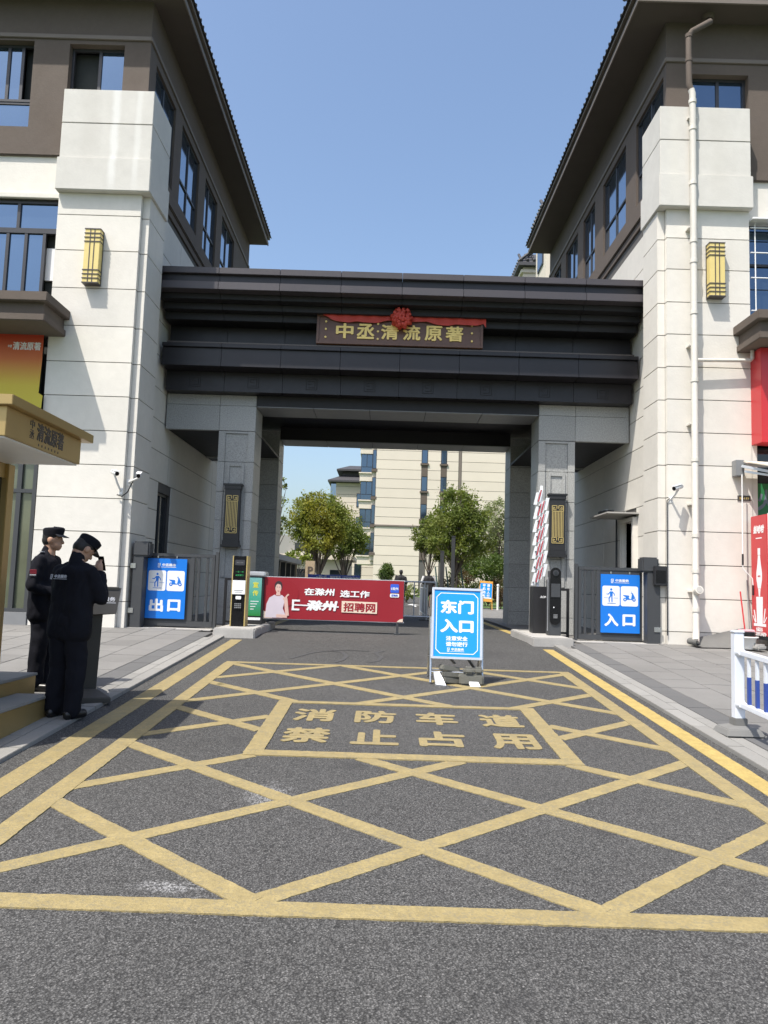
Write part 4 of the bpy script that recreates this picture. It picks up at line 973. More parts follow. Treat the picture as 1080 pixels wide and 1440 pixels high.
# intercom pillar
o = E('intercom_pillar', (3.2, 14.55, .82), 'dark intercom pillar with rounded black glass face on right island', 'intercom')
x0, x1 = 3.085, 3.315
MB().box(x0, x1, 14.42, 14.68, .82, 1.86).build('post', charcoal, o, .01)
flat('face', blackpl, o, FM(3.20, 14.41, 1.58), [rrect(-.10, .10, -.56, .50, .098, 8)], .02, -.005)
flat('camera_dome', frame_m, o, FM(3.20, 14.39, 1.98), [disc(0, 0, .055, 18)], .012)
flat('lens', glass_dk, o, FM(3.20, 14.378, 1.98), [disc(0, 0, .03, 14)], .008)
flat('screen', charcoal, o, FM(3.20, 14.385, 1.66), [rrect(-.085, .085, -.13, .12, .01)], .002)
flat('keypad', greysteel, o, FM(3.20, 14.385, 1.17), [rrect(-.035+i*.026, -.015+i*.026, -.03+j*.026, -.01+j*.026, .003, 2) for i in range(3) for j in range(3)], .003)
flat('call_mark', paper, o, FM(3.17, 14.385, 1.34), [disc(0, 0, .012, 10)], .002)
bx('edge_light', alum, o, x0-.006, x0, 14.50, 14.53, .9, 1.9)
bx('mount', charcoal, o, x0+.02, x1-.02, 14.44, 14.66, 1.86, 2.02, bev=.01)
# black side post and low railing next to each column
def guard_rail(xa, xb, y, label):
    o = E('guard_rail', ((xa+xb)/2, y, .70), label, 'railing', 'short black railings at the columns')
    for x in (xa, xb-.05): bx('post', black, o, x, x+.05, y-.025, y+.025, .70, 1.70, bev=.004)
    bx('top_rail', black, o, xa+.05, xb-.05, y-.02, y+.02, 1.65, 1.69)
    bx('bottom_rail', black, o, xa+.05, xb-.05, y-.02, y+.02, .82, .86)
    n = max(2, int((xb-xa)/.12))
    return o
guard_rail(-3.16, -2.86, 15.3, 'short black railing between left gate and ticket machine')
guard_rail(3.37, 3.60, 15.0, 'short black railing between intercom pillar and right gate')
# ================================================================== A-FRAME SIGN AND BLOCKS
o = E('aframe_sign', (.93, 9.75, gz(9.75)), 'bright blue east gate entrance A-frame sign in the driveway', 'sign')
ba = math.radians(-9)
A0 = Vector((.915, 9.56, 1.21)); RA = Matrix.Rotation(ba, 4, 'X'); RY = Matrix.Rotation(.008, 4, 'Y')
M = Matrix.Translation(A0) @ RY @ RA @ FM(0, 0, 0)
w, h_ = .57, .82
flat('board', alum, o, M, [[(-w/2-.025, -h_/2-.025), (w/2+.025, -h_/2-.025), (w/2+.025, h_/2+.025), (-w/2-.025, h_/2+.025)]], .02, -.024)
flat('face', blue2, o, M, [[(-w/2, -h_/2), (w/2, -h_/2), (w/2, h_/2), (-w/2, h_/2)]], .004, -.003)
mb = MB()
for a, b in (((-w/2-.028, h_/2), (w/2+.028, h_/2+.028)), ((-w/2-.028, -h_/2-.028), (w/2+.028, -h_/2)), ((-w/2-.028, -h_/2), (-w/2, h_/2)), ((w/2, -h_/2), (w/2+.028, h_/2))):
    mb.prism([(a[0], a[1]), (b[0], a[1]), (b[0], b[1]), (a[0], b[1])], M @ Matrix.Translation((0, 0, -.004)), .016)
mb.build('frame', alum, o, .003)
bw2, bh2, c_ = w/2-.03, h_/2-.04, .05
bp = [(-bw2+c_, bh2), (bw2-c_, bh2), (bw2, bh2-c_), (bw2, -bh2+c_), (bw2-c_, -bh2), (-bw2+c_, -bh2), (-bw2, -bh2+c_), (-bw2, bh2-c_)]
flat('border_line', white, o, M, [stroke(bp[i], bp[(i+1) % 8], .009) for i in range(8)], .0012, .001)
text('东门', M @ Matrix.Translation((0, h_*.245, .001)), w*.72, h_*.205, white, o, .045, .0015)
text('入口', M @ Matrix.Translation((0, -h_*.04, .001)), w*.72, h_*.20, white, o, .05, .0015)
text('注意安全', M @ Matrix.Translation((0, -h_*.225, .001)), w*.47, h_*.068, white, o, .035, .0015)
text('请勿逆行', M @ Matrix.Translation((0, -h_*.31, .001)), w*.47, h_*.068, white, o, .035, .0015)
service_logo(M, -.01, -h_*.395, w*.36, white, o, .001)
gzz = gz(9.6)
for sx in (-1, 1):
    x = .915+sx*.318
    mb = MB(); mb.tube([(x, 9.62, 1.28), (x-.004*sx, 9.50, gzz+.06), (x-.004*sx, 9.48, gzz+.012)], .0165, 10); mb.build('leg', stainless, o)
    mb = MB(); mb.tube([(x*1+.0, 9.66, 1.55), (x, 9.98, gz(9.98)+.01)], .0165, 10); mb.build('leg', stainless, o)
MB().cyl((.61, 9.505, gzz+.14), (1.22, 9.505, gzz+.14), .011, n=8).build('cross_bar', stainless, o)
MB().cyl((.61, 9.96, gz(9.96)+.1), (1.22, 9.96, gz(9.96)+.1), .011, n=8).build('cross_bar', stainless, o)
mb = MB(); mb.bar((.80, 9.62, .83), (.92, 9.8, .70), .04, .012); mb.bar((1.05, 9.62, .80), (1.16, 9.8, .66), .04, .012); mb.build('brace', greysteel, o)
def block(loc, size, rz, ry, m, label, nm='paving_block', cat='block', bev=.012):
    mb = MB(); sx, sy, sz = size; mb.M = Matrix.Translation(loc) @ Matrix.Rotation(rz, 4, 'Z') @ Matrix.Rotation(ry, 4, 'Y')
    mb.box(-sx/2, sx/2, -sy/2, sy/2, -sz/2, sz/2); oo = mb.mesh(nm, m, Vector(loc), bev); ob = put(nm, oo); ob.location = loc
    tag(ob, label, cat, 'weights under the A-frame sign'); return ob
g = gz(9.52)
block((.84, 9.53, g+.045), (.24, .13, .07), .5, .1, blockm, 'bottom grey paving block of the left heap under A-frame')
block((.85, 9.54, g+.115), (.25, .13, .065), .35, .06, blockm, 'middle grey paving block of the left heap under A-frame')
block((.83, 9.55, g+.185), (.24, .13, .065), .42, .16, blockm, 'top grey paving block of the left heap under A-frame')
block((.96, 9.56, g+.12), (.15, .12, .07), -.5, .3, blockm, 'tilted grey paving block leaning in the middle under A-frame')
block((1.10, 9.51, g+.065), (.30, .14, .13), -.06, 0, blockm, 'long dark kerb block at the right under A-frame', bev=.02)
block((1.06, 9.49, g+.175), (.13, .12, .085), .05, 0, blockm, 'left rounded dark block on the long kerb block', bev=.028)
block((1.18, 9.50, g+.175), (.12, .12, .085), -.04, 0, blockm, 'right rounded dark block on the long kerb block', bev=.028)
def plate(poly, label):
    mb = MB(); n = len(poly); mb.add([(x, y, z) for x, y, z in poly] + [(x, y+.012, z-.02) for x, y, z in poly], [tuple(range(n)), tuple(range(2*n-1, n-1, -1))] + [(i, n+i, n+(i+1) % n, (i+1) % n) for i in range(n)])
    c = Vector(poly[0]); ob = put('white_tile', mb.mesh('white_tile', paper, c)); ob.location = c; tag(ob, label, 'tile', 'white tiles at the A-frame feet')
plate([(.63, 9.40, g+.15), (.66, 9.38, g+.01), (.78, 9.33, g+.006), (.74, 9.41, g+.09), (.70, 9.44, g+.16)], 'pale tile leaning at the left foot of the A-frame')
plate([(1.06, 9.40, g+.05), (1.07, 9.33, g+.005), (1.19, 9.32, g+.005), (1.17, 9.40, g+.05)], 'pale tile lying at the right foot of the A-frame')
# ================================================================== GUARD BOOTH (left edge)
booth = E('guard_booth', (-4.4, 6.2, gz(6)), 'gold framed guard booth with flat canopy and lettering at left edge', 'booth')
ft = .71
MB().box(-6.4, -2.72, 5.44, 6.99, 2.865, 2.94).build('canopy_slab', gold, booth, .004)
MB().box(-6.35, -2.78, 5.49, 6.86, 2.645, 2.864).build('canopy_fascia', gold, booth, .003)
bx('canopy_soffit', white, booth, -6.33, -2.80, 5.51, 6.84, 2.632, 2.644)
text('清流原著', RM(-2.78, 6.235, 2.775), .50, .145, frame_br, booth, .02, .004)
text('中', RM(-2.78, 5.90, 2.815), .075, .07, frame_br, booth, .012, .004); text('丞', RM(-2.78, 5.90, 2.735), .075, .07, frame_br, booth, .012, .004)
flat('small_lettering', frame_br, booth, RM(-2.78, 6.2, 2.672), [rrect(-.18+i*.06, -.165+i*.06, -.01, .01, .003, 2) for i in range(7)], .002)
for yy in (5.32, 6.83): MB().box(-3.52, -3.40, yy, yy+.12, ft, 2.63).build('post', gold, booth, .006)
for yy in (5.32, 6.83): MB().box(-6.2, -6.08, yy, yy+.12, ft, 2.63).build('post', gold, booth, .006)
for (a, b, c, d) in ((-3.49, -3.43, 5.44, 6.83), ):
    bx('top_rail', gold, booth, a, b, c, d, 2.50, 2.63); bx('bottom_rail', gold, booth, a, b, c, d, ft, ft+.12)
    bx('glazing', glass_dk, booth, -3.465, -3.455, c, d, ft+.12, 2.50)
    bx('door_stile', gold, booth, a+.005, b-.005, 6.08, 6.16, ft+.12, 2.50)
for yy in (5.36, 6.88):
    bx('glazing', glass_dk, booth, -6.08, -3.52, yy, yy+.012, ft+.12, 2.50); bx('top_rail', gold, booth, -6.08, -3.52, yy-.02, yy+.04, 2.50, 2.63); bx('bottom_rail', gold, booth, -6.08, -3.52, yy-.02, yy+.04, ft, ft+.12)
stepst = mat('step_stone', (.24, .235, .22), .7, .12, 3, .1, 40, fine=.1, fscale=60)
MB().box(-6.5, -3.31, 4.2, 7.48, .05, ft-.025).build('platform', gold, booth, .003); MB().box(-6.5, -3.30, 4.2, 7.50, ft-.024, ft).build('platform_top', stepst, booth, .004)
MB().box(-3.305, -3.00, 4.2, 7.08, .05, .545).build('step', gold, booth, .003); MB().box(-3.305, -2.99, 4.2, 7.10, .546, .57).build('step_top', stepst, booth, .004)
# ================================================================== PEOPLE
from mathutils import noise as mnoise
def blob(prims, vox, name, m, parent, M, smooth=4, disp=0, dscale=8, stretch=(1, 1, 1)):
    """union of capsules/ellipsoids as one continuous surface"""
    bm = bmesh.new()
    for p in prims:
        if p[0] == 'c':
            _, a, b, ra, rb = p; a = Vector(a); b = Vector(b); d = b-a; L = d.length; d = d.normalized(); q = d.to_track_quat('Z', 'Y').to_matrix().to_4x4()
            n, vs = 16, []
            prof = [(ra*math.sin(t), -ra*math.cos(t)) for t in [math.pi/2*i/4 for i in range(5)]] + [(rb*math.cos(t), L+rb*math.sin(t)) for t in [math.pi/2*i/4 for i in range(5)]]
            rings = []
            for r_, z in prof:
                if r_ < 1e-5: rings.append([bm.verts.new(a + q @ Vector((0, 0, z)))])
                else: rings.append([bm.verts.new(a + q @ Vector((r_*math.cos(2*math.pi*k/n), r_*math.sin(2*math.pi*k/n), z))) for k in range(n)])
            rings = [r for r in rings]
            for r1, r2 in zip(rings, rings[1:]):
                for k in range(n):
                    if len(r1) == 1: bm.faces.new((r1[0], r2[(k+1) % n], r2[k]))
                    elif len(r2) == 1 or r2[0].co == r1[0].co: 
                        if len(r2) == 1: bm.faces.new((r1[k], r1[(k+1) % n], r2[0]))
                    else: bm.faces.new((r1[k], r1[(k+1) % n], r2[(k+1) % n], r2[k]))
            if len(rings[-1]) > 1: bm.faces.new(rings[-1])
        else:
            _, c, r_, R_ = p; mm = Matrix.Translation(c) @ R_.to_4x4() @ Matrix.Diagonal((*r_, 1))
            bmesh.ops.create_icosphere(bm, subdivisions=3, radius=1, matrix=mm)
    me = bpy.data.meshes.new('tmp'); bm.to_mesh(me); bm.free()
    o = bpy.data.objects.new('tmp', me); TMP.collection.objects.link(o)
    md = o.modifiers.new('r', 'REMESH'); md.mode = 'VOXEL'; md.voxel_size = vox; md.use_smooth_shade = True
    ms = o.modifiers.new('s', 'SMOOTH'); ms.factor = .5; ms.iterations = smooth
    r = evaluated(o); bpy.data.objects.remove(o); bpy.data.meshes.remove(me)
    off = wloc(parent)
    nv = len(r.vertices); co = np.empty(nv*3); r.vertices.foreach_get('co', co); co = co.reshape(-1, 3)
    if disp:
        no = np.empty(nv*3); r.vertex_normals.foreach_get('vector', no); no = no.reshape(-1, 3)
        k = np.array([mnoise.noise(Vector((p[0]*dscale*stretch[0], p[1]*dscale*stretch[1], p[2]*dscale*stretch[2]))) + .6*mnoise.noise(Vector((p[0]*dscale*2.6+7, p[1]*dscale*2.6, p[2]*dscale*1.6))) for p in co])
        co = co + no*(k*disp)[:, None]
    MM = np.array(M); co = co @ MM[:3, :3].T + MM[:3, 3] - np.array(off); r.vertices.foreach_set('co', co.ravel())
    r.name = name; r.materials.clear(); r.materials.append(m)
    for p in r.polygons: p.use_smooth = True
    return put(name, r, parent)
I3 = Matrix.Identity(3)
def hand_prims(w, d, up_, curl=.5, s=1.):
    """palm and five fingers from wrist w; d = pointing direction, up_ = back of the hand"""
    w = Vector(w); d = Vector(d).normalized(); n = Vector(up_); n = (n-d*n.dot(d)).normalized(); side = d.cross(n)
    pr = [('c', w, w+d*.075*s, .026*s, .032*s), ('c', w+side*.018*s+d*.03*s, w+d*.085*s+side*.028*s, .02*s, .018*s), ('c', w-side*.018*s+d*.03*s, w+d*.085*s-side*.026*s, .02*s, .018*s)]
    for i, L in enumerate((.062, .072, .068, .052)):
        b = w+d*.09*s+side*((i-1.5)*.019*s); dd = (d-n*curl*.8).normalized(); e = b+dd*L*.5*s; d2 = (d*.6-n*(curl+.25)).normalized()
        pr += [('c', b, e, .0098*s, .0092*s), ('c', e, e+d2*L*.55*s, .0092*s, .008*s)]
    t0 = w+d*.03*s+side*-.03*s; t1 = t0+(d*.5-side*.8-n*.3).normalized()*.04*s; pr += [('c', t0, t1, .0125*s, .0105*s), ('c', t1, t1+(d-side*.2-n*.4).normalized()*.035*s, .0105*s, .009*s)]
    return pr
def person(name, loc, yaw, label, H=1.70, hy=0., hp=0., armL=None, armR=None, far=False, shirt=None, cap=True, sleeve_bare=False, stride=.0, pony=False, group=None, lean=0.):
    s = H/1.72
    root = E(name, loc, label, 'person', group)
    M = Matrix.Translation(loc) @ Matrix.Rotation(yaw, 4, 'Z') @ Matrix.Diagonal((s, s, s, 1))
    V = lambda x, y, z: Vector((x, y, z))
    sh = 1.42; hipz = .90
    ly = lean
    armL = armL or ((-.195, 0, 1.365), (-.26, -.04, 1.13), (-.26, .05, .90), (.1, .05, -1))
    armR = armR or ((.195, 0, 1.365), (.26, -.04, 1.13), (.26, .05, .90), (.1, .05, -1))
    # skin: head, neck, trunk core, hands - one continuous surface
    nb = V(0, .01+ly, 1.46); hc = V(0, .045+ly+.35*math.sin(hp)*.2, 1.60-.02*math.sin(abs(hp)))
    R_ = Matrix.Rotation(hy, 3, 'Z') @ Matrix.Rotation(-hp, 3, 'X')
    hd = lambda x, y, z: hc + R_ @ V(x, y, z)
    vox = .018 if far else .0085
    head = [('e', hd(0, -.005, .02), (.078, .098, .105), R_), ('e', hd(0, .02, -.045), (.060, .075, .070), R_), ('c', hd(0, .062, -.085), hd(0, .05, -.07), .028, .034), ('c', hd(0, .092, .012), hd(0, .108, -.022), .011, .0165),
            ('e', hd(.079, -.005, -.005), (.014, .026, .034), R_), ('e', hd(-.079, -.005, -.005), (.014, .026, .034), R_), ('e', hd(0, .091, -.058), (.026, .012, .009), R_), ('e', hd(0, .088, -.072), (.023, .012, .008), R_),
            ('e', hd(.034, .078, .022), (.024, .014, .011), R_), ('e', hd(-.034, .078, .022), (.024, .014, .011), R_), ('c', hd(0, -.03, -.06), nb, .058, .062), ('c', nb, V(0, ly*.6, 1.1), .07, .09), ('c', V(0, ly*.6, 1.1), V(0, 0, .92), .09, .09)]
    for A in (armL, armR):
        head += [('c', V(0, ly, 1.38), V(*A[0]), .05, .045), ('c', V(*A[0]), V(*A[1]), .042, .036), ('c', V(*A[1]), V(*A[2]), .034, .025)]
        if not far: head += hand_prims(A[2], A[3], (0, -1, .4), .55)
        else: head += [('c', V(*A[2]), V(*A[2])+Vector(A[3]).normalized()*.12, .028, .022)]
    for sx in (-1, 1): head += [('c', V(sx*.06, 0, .92), V(sx*.1, 0, .5), .06, .045), ('c', V(sx*.1, 0, .5), V(sx*.1, 0, .08), .042, .035)]
    blob(head, vox, 'body', skin, root, M, 2 if not far else 1)
    # jacket
    top = shirt or fabric
    J = [('e', V(0, ly*.95, 1.34), (.215, .125, .12), I3), ('c', V(0, ly, 1.43), V(.185, ly, 1.368), .070, .068), ('c', V(0, ly, 1.43), V(-.185, ly, 1.368), .070, .068), ('c', V(0, ly, 1.42), V(0, ly+.012, 1.505), .085, .070)]
    for sx in (-.105, -.04, .04, .105): J += [('c', V(sx, ly*.9, 1.32), V(sx*1.02, ly*.1, .80), .118, .125)]
    for A in (armL, armR):
        e = V(*A[2])
        J += [('c', V(*A[0]), V(*A[1]), .072, .068)]
        if not sleeve_bare: J += [('c', V(*A[1]), V(*A[1]).lerp(e, .93), .068, .053)]
    blob(J, .016 if far else .011, 'jacket' if not shirt else 'shirt', top, root, M, 3, .014, 8, (1, 1, .55))
    # trousers
    T = [('e', V(0, 0, .90), (.165, .125, .13), I3)]
    for sx in (-1, 1):
        yk = .02+sx*stride*.5; ya = sx*stride
        T += [('c', V(sx*.085, 0, .86), V(sx*.105, yk, .48), .108, .092), ('c', V(sx*.105, yk, .48), V(sx*.11, ya, .085), .090, .086)]
    blob(T, .016 if far else .011, 'trousers', fabric, root, M, 3, .015, 7, (1, 1, .5))
    for sx in (-1, 1):
        ya = sx*stride
        blob([('c', V(sx*.105, ya-.05, .045), V(sx*.118, ya+.13, .04), .044, .040), ('c', V(sx*.105, ya-.05, .03), V(sx*.118, ya+.14, .028), .038, .034), ('c', V(sx*.105, ya-.03, .06), V(sx*.105, ya-.02, .11), .045, .05)], .014 if far else .008, 'shoe', blackskin, root, M, 2)
    # hair and cap
    hz = [('e', hd(0, -.015, .04), (.084, .100, .095), R_), ('e', hd(0, -.045, -.005), (.076, .070, .075), R_)]
    if pony: hz += [('e', hd(0, -.105, .03), (.03, .035, .035), R_), ('c', hd(0, -.11, .02), hd(0, -.12, -.12), .026, .016)]
    if not cap: hz += [('e', hd(0, .0, .06), (.088, .102, .082), R_)]
    blob(hz, .016 if far else .010, 'hair', hair, root, M, 2)
    if cap:
        HM = M @ Matrix.Translation(hc) @ R_.to_4x4()
        mb = MB(); n = 28; vs = []
        for (r_, z, fy) in ((.094, .045, 0), (.097, .075, 0), (.101, .105, .0), (.100, .122, .0), (.085, .134, -.004), (.0, .138, -.006)):
            for k in range(n):
                t = 2*math.pi*k/n; vs.append(HM @ V(r_*.93*math.cos(t), r_*1.12*math.sin(t)+fy-.004, z+.012*math.sin(t)))
        mb.add(vs, [(i*n+k, i*n+(k+1) % n, (i+1)*n+(k+1) % n, (i+1)*n+k) for i in range(5) for k in range(n)], True)
        mb.add(vs, [tuple(range(n-1, -1, -1))])
        c_ = mb.build('cap', fabric, root)
        mb = MB(); m_ = 12; vs = []
        for z in (.052, .046):
            for k in range(m_+1):
                t = math.pi*(.14+.72*k/m_); vs.append(HM @ V(.088*math.cos(t), .103*math.sin(t)-.002, z+.014))
            for k in range(m_+1):
                t = math.pi*(.14+.72*k/m_); vs.append(HM @ V(.092*math.cos(t), .103*math.sin(t)+.062*math.sin(t)**.7, z-.010))
        q = m_+1
        mb.add(vs, [(k, k+1, q+k+1, q+k) for k in range(m_)] + [(2*q+k+1, 2*q+k, 3*q+k, 3*q+k+1) for k in range(m_)] + [(q+k, q+k+1, 3*q+k+1, 3*q+k) for k in range(m_)], True)
        mb.build('visor', blackskin, c_)
    return root, M
g2, M2 = person('person', (-2.84, 7.02, gz(7.0)+.028), math.radians(-22), 'guard with bowed capped head at the lectern, lettering on jacket back', 1.64, hy=math.radians(-18), hp=math.radians(38), lean=.04,
   armR=((.19, .03, 1.36), (.265, .11, 1.12), (.105, .25, 1.36), (-.3, .0, 1)), armL=((-.19, .03, 1.36), (-.25, .10, 1.12), (-.06, .30, 1.16), (1, .3, .2)))
g1, M1 = person('person', (-3.62, 8.25, gz(8.25)+.028), math.radians(-88), 'guard standing behind the booth steps looking right, red sleeve patch', 1.70, hy=math.radians(2), hp=math.radians(3),
   armR=((.195, 0, 1.365), (.262, -.03, 1.10), (.10, .20, 1.00), (-.8, .6, -.1)))
# prints on the uniforms
badge = mat('badge_white', (.55, .57, .62), .6, .05)
def onbody(M, x, y, z, ry=0, rx=0):
    return M @ Matrix.Translation((x, y, z)) @ Matrix.Rotation(ry, 4, 'Z') @ Matrix(((1,0,0,0),(0,0,-1,0),(0,1,0,0),(0,0,0,1))) @ Matrix.Rotation(rx, 4, 'X')
bm2 = onbody(M2, -.03, -.113, 1.315, 0, math.radians(-8))
service_logo(bm2, -.02, 0, .20, badge, g2, .004)
patch = mat('patch_red', (.30, .03, .05), .7, .1)
def onarm(M, x, y, z): return M @ Matrix.Translation((x, y, z)) @ Matrix(((0,0,1,0),(1,0,0,0),(0,1,0,0),(0,0,0,1))) @ Matrix.Rotation(math.radians(14), 4, 'X')
flat('sleeve_patch', patch, g1, onarm(M1, .304, -.012, 1.25), [[(-.034, -.022), (.034, -.022), (.034, .022), (-.034, .022)]], .006, .0)
flat('sleeve_patch', badge, g1, onarm(M1, .310, -.012, 1.215), [[(-.032, -.006), (.032, -.006), (.032, .006), (-.032, .006)]], .006, .0)
flat('epaulette', badge, g1, M1 @ Matrix.Translation((.16, .0, 1.462)), [[(-.03, -.02), (.03, -.02), (.03, .02), (-.03, .02)]], .006, .0)
# phone in the bowed guard's hand
HM = M2 @ Vector((.075, .30, 1.46))
ph = MB(); ph.M = Matrix.Translation(HM) @ Matrix.Rotation(math.radians(-22), 4, 'Z') @ Matrix.Rotation(.3, 4, 'X'); ph.box(-.035, .035, -.004, .004, -.07, .07)
po = put('mobile_phone', ph.mesh('mobile_phone', blackpl, Vector(HM), .003)); po.location = HM; tag(po, 'black mobile phone held up by the bowed guard', 'phone')
# lectern
o = E('lectern', (-2.98, 7.75, gz(7.75)), 'dark grey slanted lectern with pale lettering beside the guards', 'lectern')
g = gz(7.7)+.028
lm = mat('lectern_metal', (.05, .047, .042), .45, .12, 4)
mb = MB(); mb.M = Matrix.Translation((-2.97, 7.82, g)) @ Matrix.Rotation(math.radians(24), 4, 'Z')
mb.add([(-.24, -.24, 0), (.24, -.24, 0), (.24, .24, 0), (-.24, .24, 0), (-.24, -.24, .05), (.24, -.24, .05), (.24, .24, .05), (-.24, .24, .05), (-.12, -.12, .12), (.12, -.12, .12), (.12, .12, .12), (-.12, .12, .12)],
       [(3,2,1,0),(0,1,5,4),(1,2,6,5),(2,3,7,6),(3,0,4,7),(4,5,9,8),(5,6,10,9),(6,7,11,10),(7,4,8,11),(8,9,10,11)]); mb.build('base', lm, o, .006)
mb = MB(); mb.M = Matrix.Translation((-2.97, 7.82, g)) @ Matrix.Rotation(math.radians(24), 4, 'Z')
mb.add([(-.11, -.07, .10), (.11, -.07, .10), (.11, .07, .10), (-.11, .07, .10), (-.13, -.10, .95), (.13, -.10, .95), (.13, .10, .95), (-.13, .10, .95)], [(3,2,1,0),(0,1,5,4),(1,2,6,5),(2,3,7,6),(3,0,4,7),(4,5,6,7)]); mb.build('stem', lm, o, .006)
LMx = Matrix.Translation((-2.97, 7.82, g)) @ Matrix.Rotation(math.radians(24), 4, 'Z') @ Matrix.Translation((0, -.12, 1.0)) @ Matrix.Rotation(math.radians(-14), 4, 'X') @ FM(0, 0, 0)
flat('panel', lm, o, LMx, [[(-.26, -.17), (.25, -.13), (.29, .13), (-.30, .13)]], .05, -.05)
service_logo(LMx, .09, -.0, .30, badge, o, .0012)
mb = MB(); mb.M = Matrix.Translation((-2.97, 7.82, g)) @ Matrix.Rotation(math.radians(24), 4, 'Z'); mb.box(-.27, .27, -.10, .22, 1.10, 1.13); mb.build('reading_top', lm, o, .005)
# ================================================================== CCTV
def cctv(base, tip, aim, label, L=.24):
    o = E('security_camera', base, label, 'camera', 'white security cameras')
    base = Vector(base); tip = Vector(tip); aim = Vector(aim).normalized()
    mb = MB(); mb.tube([base, base.lerp(tip, .5)+Vector((0, -.02, -.03)), tip-Vector((0, 0, .05)), tip], .02, 8); mb.build('bracket', plaswhite, o)
    MB().box(base.x-.035, base.x+.035, base.y-.01, base.y+.015, base.z-.06, base.z+.06).build('wall_plate', plaswhite, o, .004)
    mb = MB(); mb.cyl(tip-aim*L*.5, tip+aim*L*.5, .042, n=16); mb.build('housing', plaswhite, o, .004)
    mb = MB(); mb.cyl(tip+aim*L*.5, tip+aim*(L*.5+.006), .036, n=16); mb.build('lens', blackpl, o)
    mb = MB(); mb.bar(tip-aim*L*.35+Vector((0, 0, .045)), tip+aim*L*.62+Vector((0, 0, .045)), .09, .008); mb.build('sun_shield', plaswhite, o)
cctv((-4.90, 14.05, 3.22), (-4.95, 13.82, 3.53), (.6, -.75, -.25), 'white security camera on the left pier facing the street')
cctv((-4.80, 14.15, 3.40), (-4.55, 13.95, 3.52), (.2, -.95, -.3), 'white security camera on a side arm at the left pier corner')
cctv((5.28, 14.2, 3.40), (5.32, 13.95, 3.60), (-.8, -.55, -.28), 'white security camera on the right pier beside the downpipe')
o = E('cable', (5.215, 14.2, 2.0), 'thin black cable running down the right pier corner', 'cable'); MB().tube([(5.25, 14.18, 3.42), (5.20, 14.17, 3.38), (5.20, 14.17, .9)], .011, 6).build('run', black, o)
o = E('cable', (-4.82, 14.05, 3.2), 'short black cable looping below the left pier cameras', 'cable'); MB().tube([(-4.95, 14.0, 3.15), (-4.85, 13.98, 3.12), (-4.75, 13.97, 3.2), (-4.66, 13.96, 3.40)], .012, 6).build('run', black, o)
o = E('floodlight', (5.2, 18.2, 3.5), 'small black floodlight on the right passage wall', 'lamp'); MB().box(5.06, 5.22, 18.1, 18.3, 3.44, 3.56).build('housing', black, o, .01); MB().box(5.22, 5.26, 18.12, 18.5, 3.40, 3.62).build('plate', plaswhite, o, .004)
o = E('conduit', (5.22, 17.4, 2), 'thin grey conduit bent over beside the passage door', 'pipe'); MB().tube([(5.22, 17.35, .72), (5.22, 17.35, 3.40), (5.15, 17.38, 3.50), (4.98, 17.5, 3.50), (4.88, 17.56, 3.44)], .02, 8).build('run', charcoal, o)
# ================================================================== RIGHT SHOPFRONT
o = E('shop_lightbox', (8, 13.9, 4.5), 'red shop light box under the brown canopy at right edge', 'sign')
MB().box(6.80, 10.5, 13.80, 14.22, 4.47, 6.23).build('box', redshop, o, .006); MB().box(6.79, 10.5, 13.795, 14.0, 4.46, 4.50).build('lower_edge', redshop, o, .004)
bx('white_panel', white, o, 7.06, 10.4, 13.788, 13.798, 4.68, 4.98)
sw = E('shop_window', (8.5, 14.35, .7), 'shop window with green and red banners behind the cooler', 'window')
bx('glass', glass_dk, sw, 6.84, 10.5, 14.40, 14.42, .72, 4.47); bx('jamb', stucco, sw, 6.80, 6.90, 14.20, 14.40, .72, 4.47)
bx('green_banner', green, sw, 6.90, 10.4, 14.36, 14.385, 3.18, 3.78); bx('red_banner', redshop, sw, 6.90, 10.4, 14.36, 14.385, 2.6, 3.17)
text('火', FM(7.14, 14.36, 3.47), .34, .40, bluepanel, sw, .03, .004); text('锅', FM(7.60, 14.36, 3.47), .34, .40, bluepanel, sw, .03, .004); text('泡', FM(7.2, 14.36, 2.95), .3, .24, white, sw, .03, .004)
bx('floor_step', concrete, sw, 6.9, 10.5, 13.75, 14.4, .60, .88)
# cooler with printed side
o = E('drinks_cooler', (7.0, 13.7, .94), 'tall red drinks cooler with white bottle printed on its side', 'cooler')
cx = 6.68
MB().box(cx, 7.40, 13.44, 14.03, .97, 3.11).build('cabinet', redshop, o, .008); MB().box(cx+.01, 7.41, 13.405, 13.438, .97, 3.13).build('door', plaswhite, o, .01)
bx('plinth', charcoal, o, cx+.03, 7.38, 13.46, 14.0, .90, .968)
yc = 13.735
text('娃哈哈', LM(cx, yc, 2.86), .40, .15, white, o, .04, .002, italic=.25); flat('small_print', white, o, LM(cx, yc, 2.70), [stroke((-.11, 0), (.11, 0), .018)], .002)
Lm = LM(cx, yc, 0)
flat('bottle_print', paper, o, Lm, [[(-.045, 2.52), (.045, 2.52), (.045, 2.40), (-.045, 2.40)], [(-.035, 2.395), (.035, 2.395), (.06, 2.24), (.10, 2.08), (.10, 1.96), (.05, 1.80), (-.05, 1.80), (-.10, 1.96), (-.10, 2.08), (-.06, 2.24)],
     [(-.04, 1.795), (.04, 1.795), (.02, 1.66), (-.02, 1.66)], [(-.12, 1.655), (.12, 1.655), (.10, 1.16), (-.10, 1.16)], stroke((-.22, 1.16), (.22, 1.16), .05), stroke((-.14, 1.2), (-.20, 1.42), .03), stroke((.14, 1.2), (.20, 1.45), .03), stroke((.16, 1.2), (.25, 1.3), .02), stroke((-.16, 1.2), (-.25, 1.32), .02)], .002)
text('哈哈', LM(cx-.002, yc, 2.02), .10, .035, redshop, o, .02, .002)
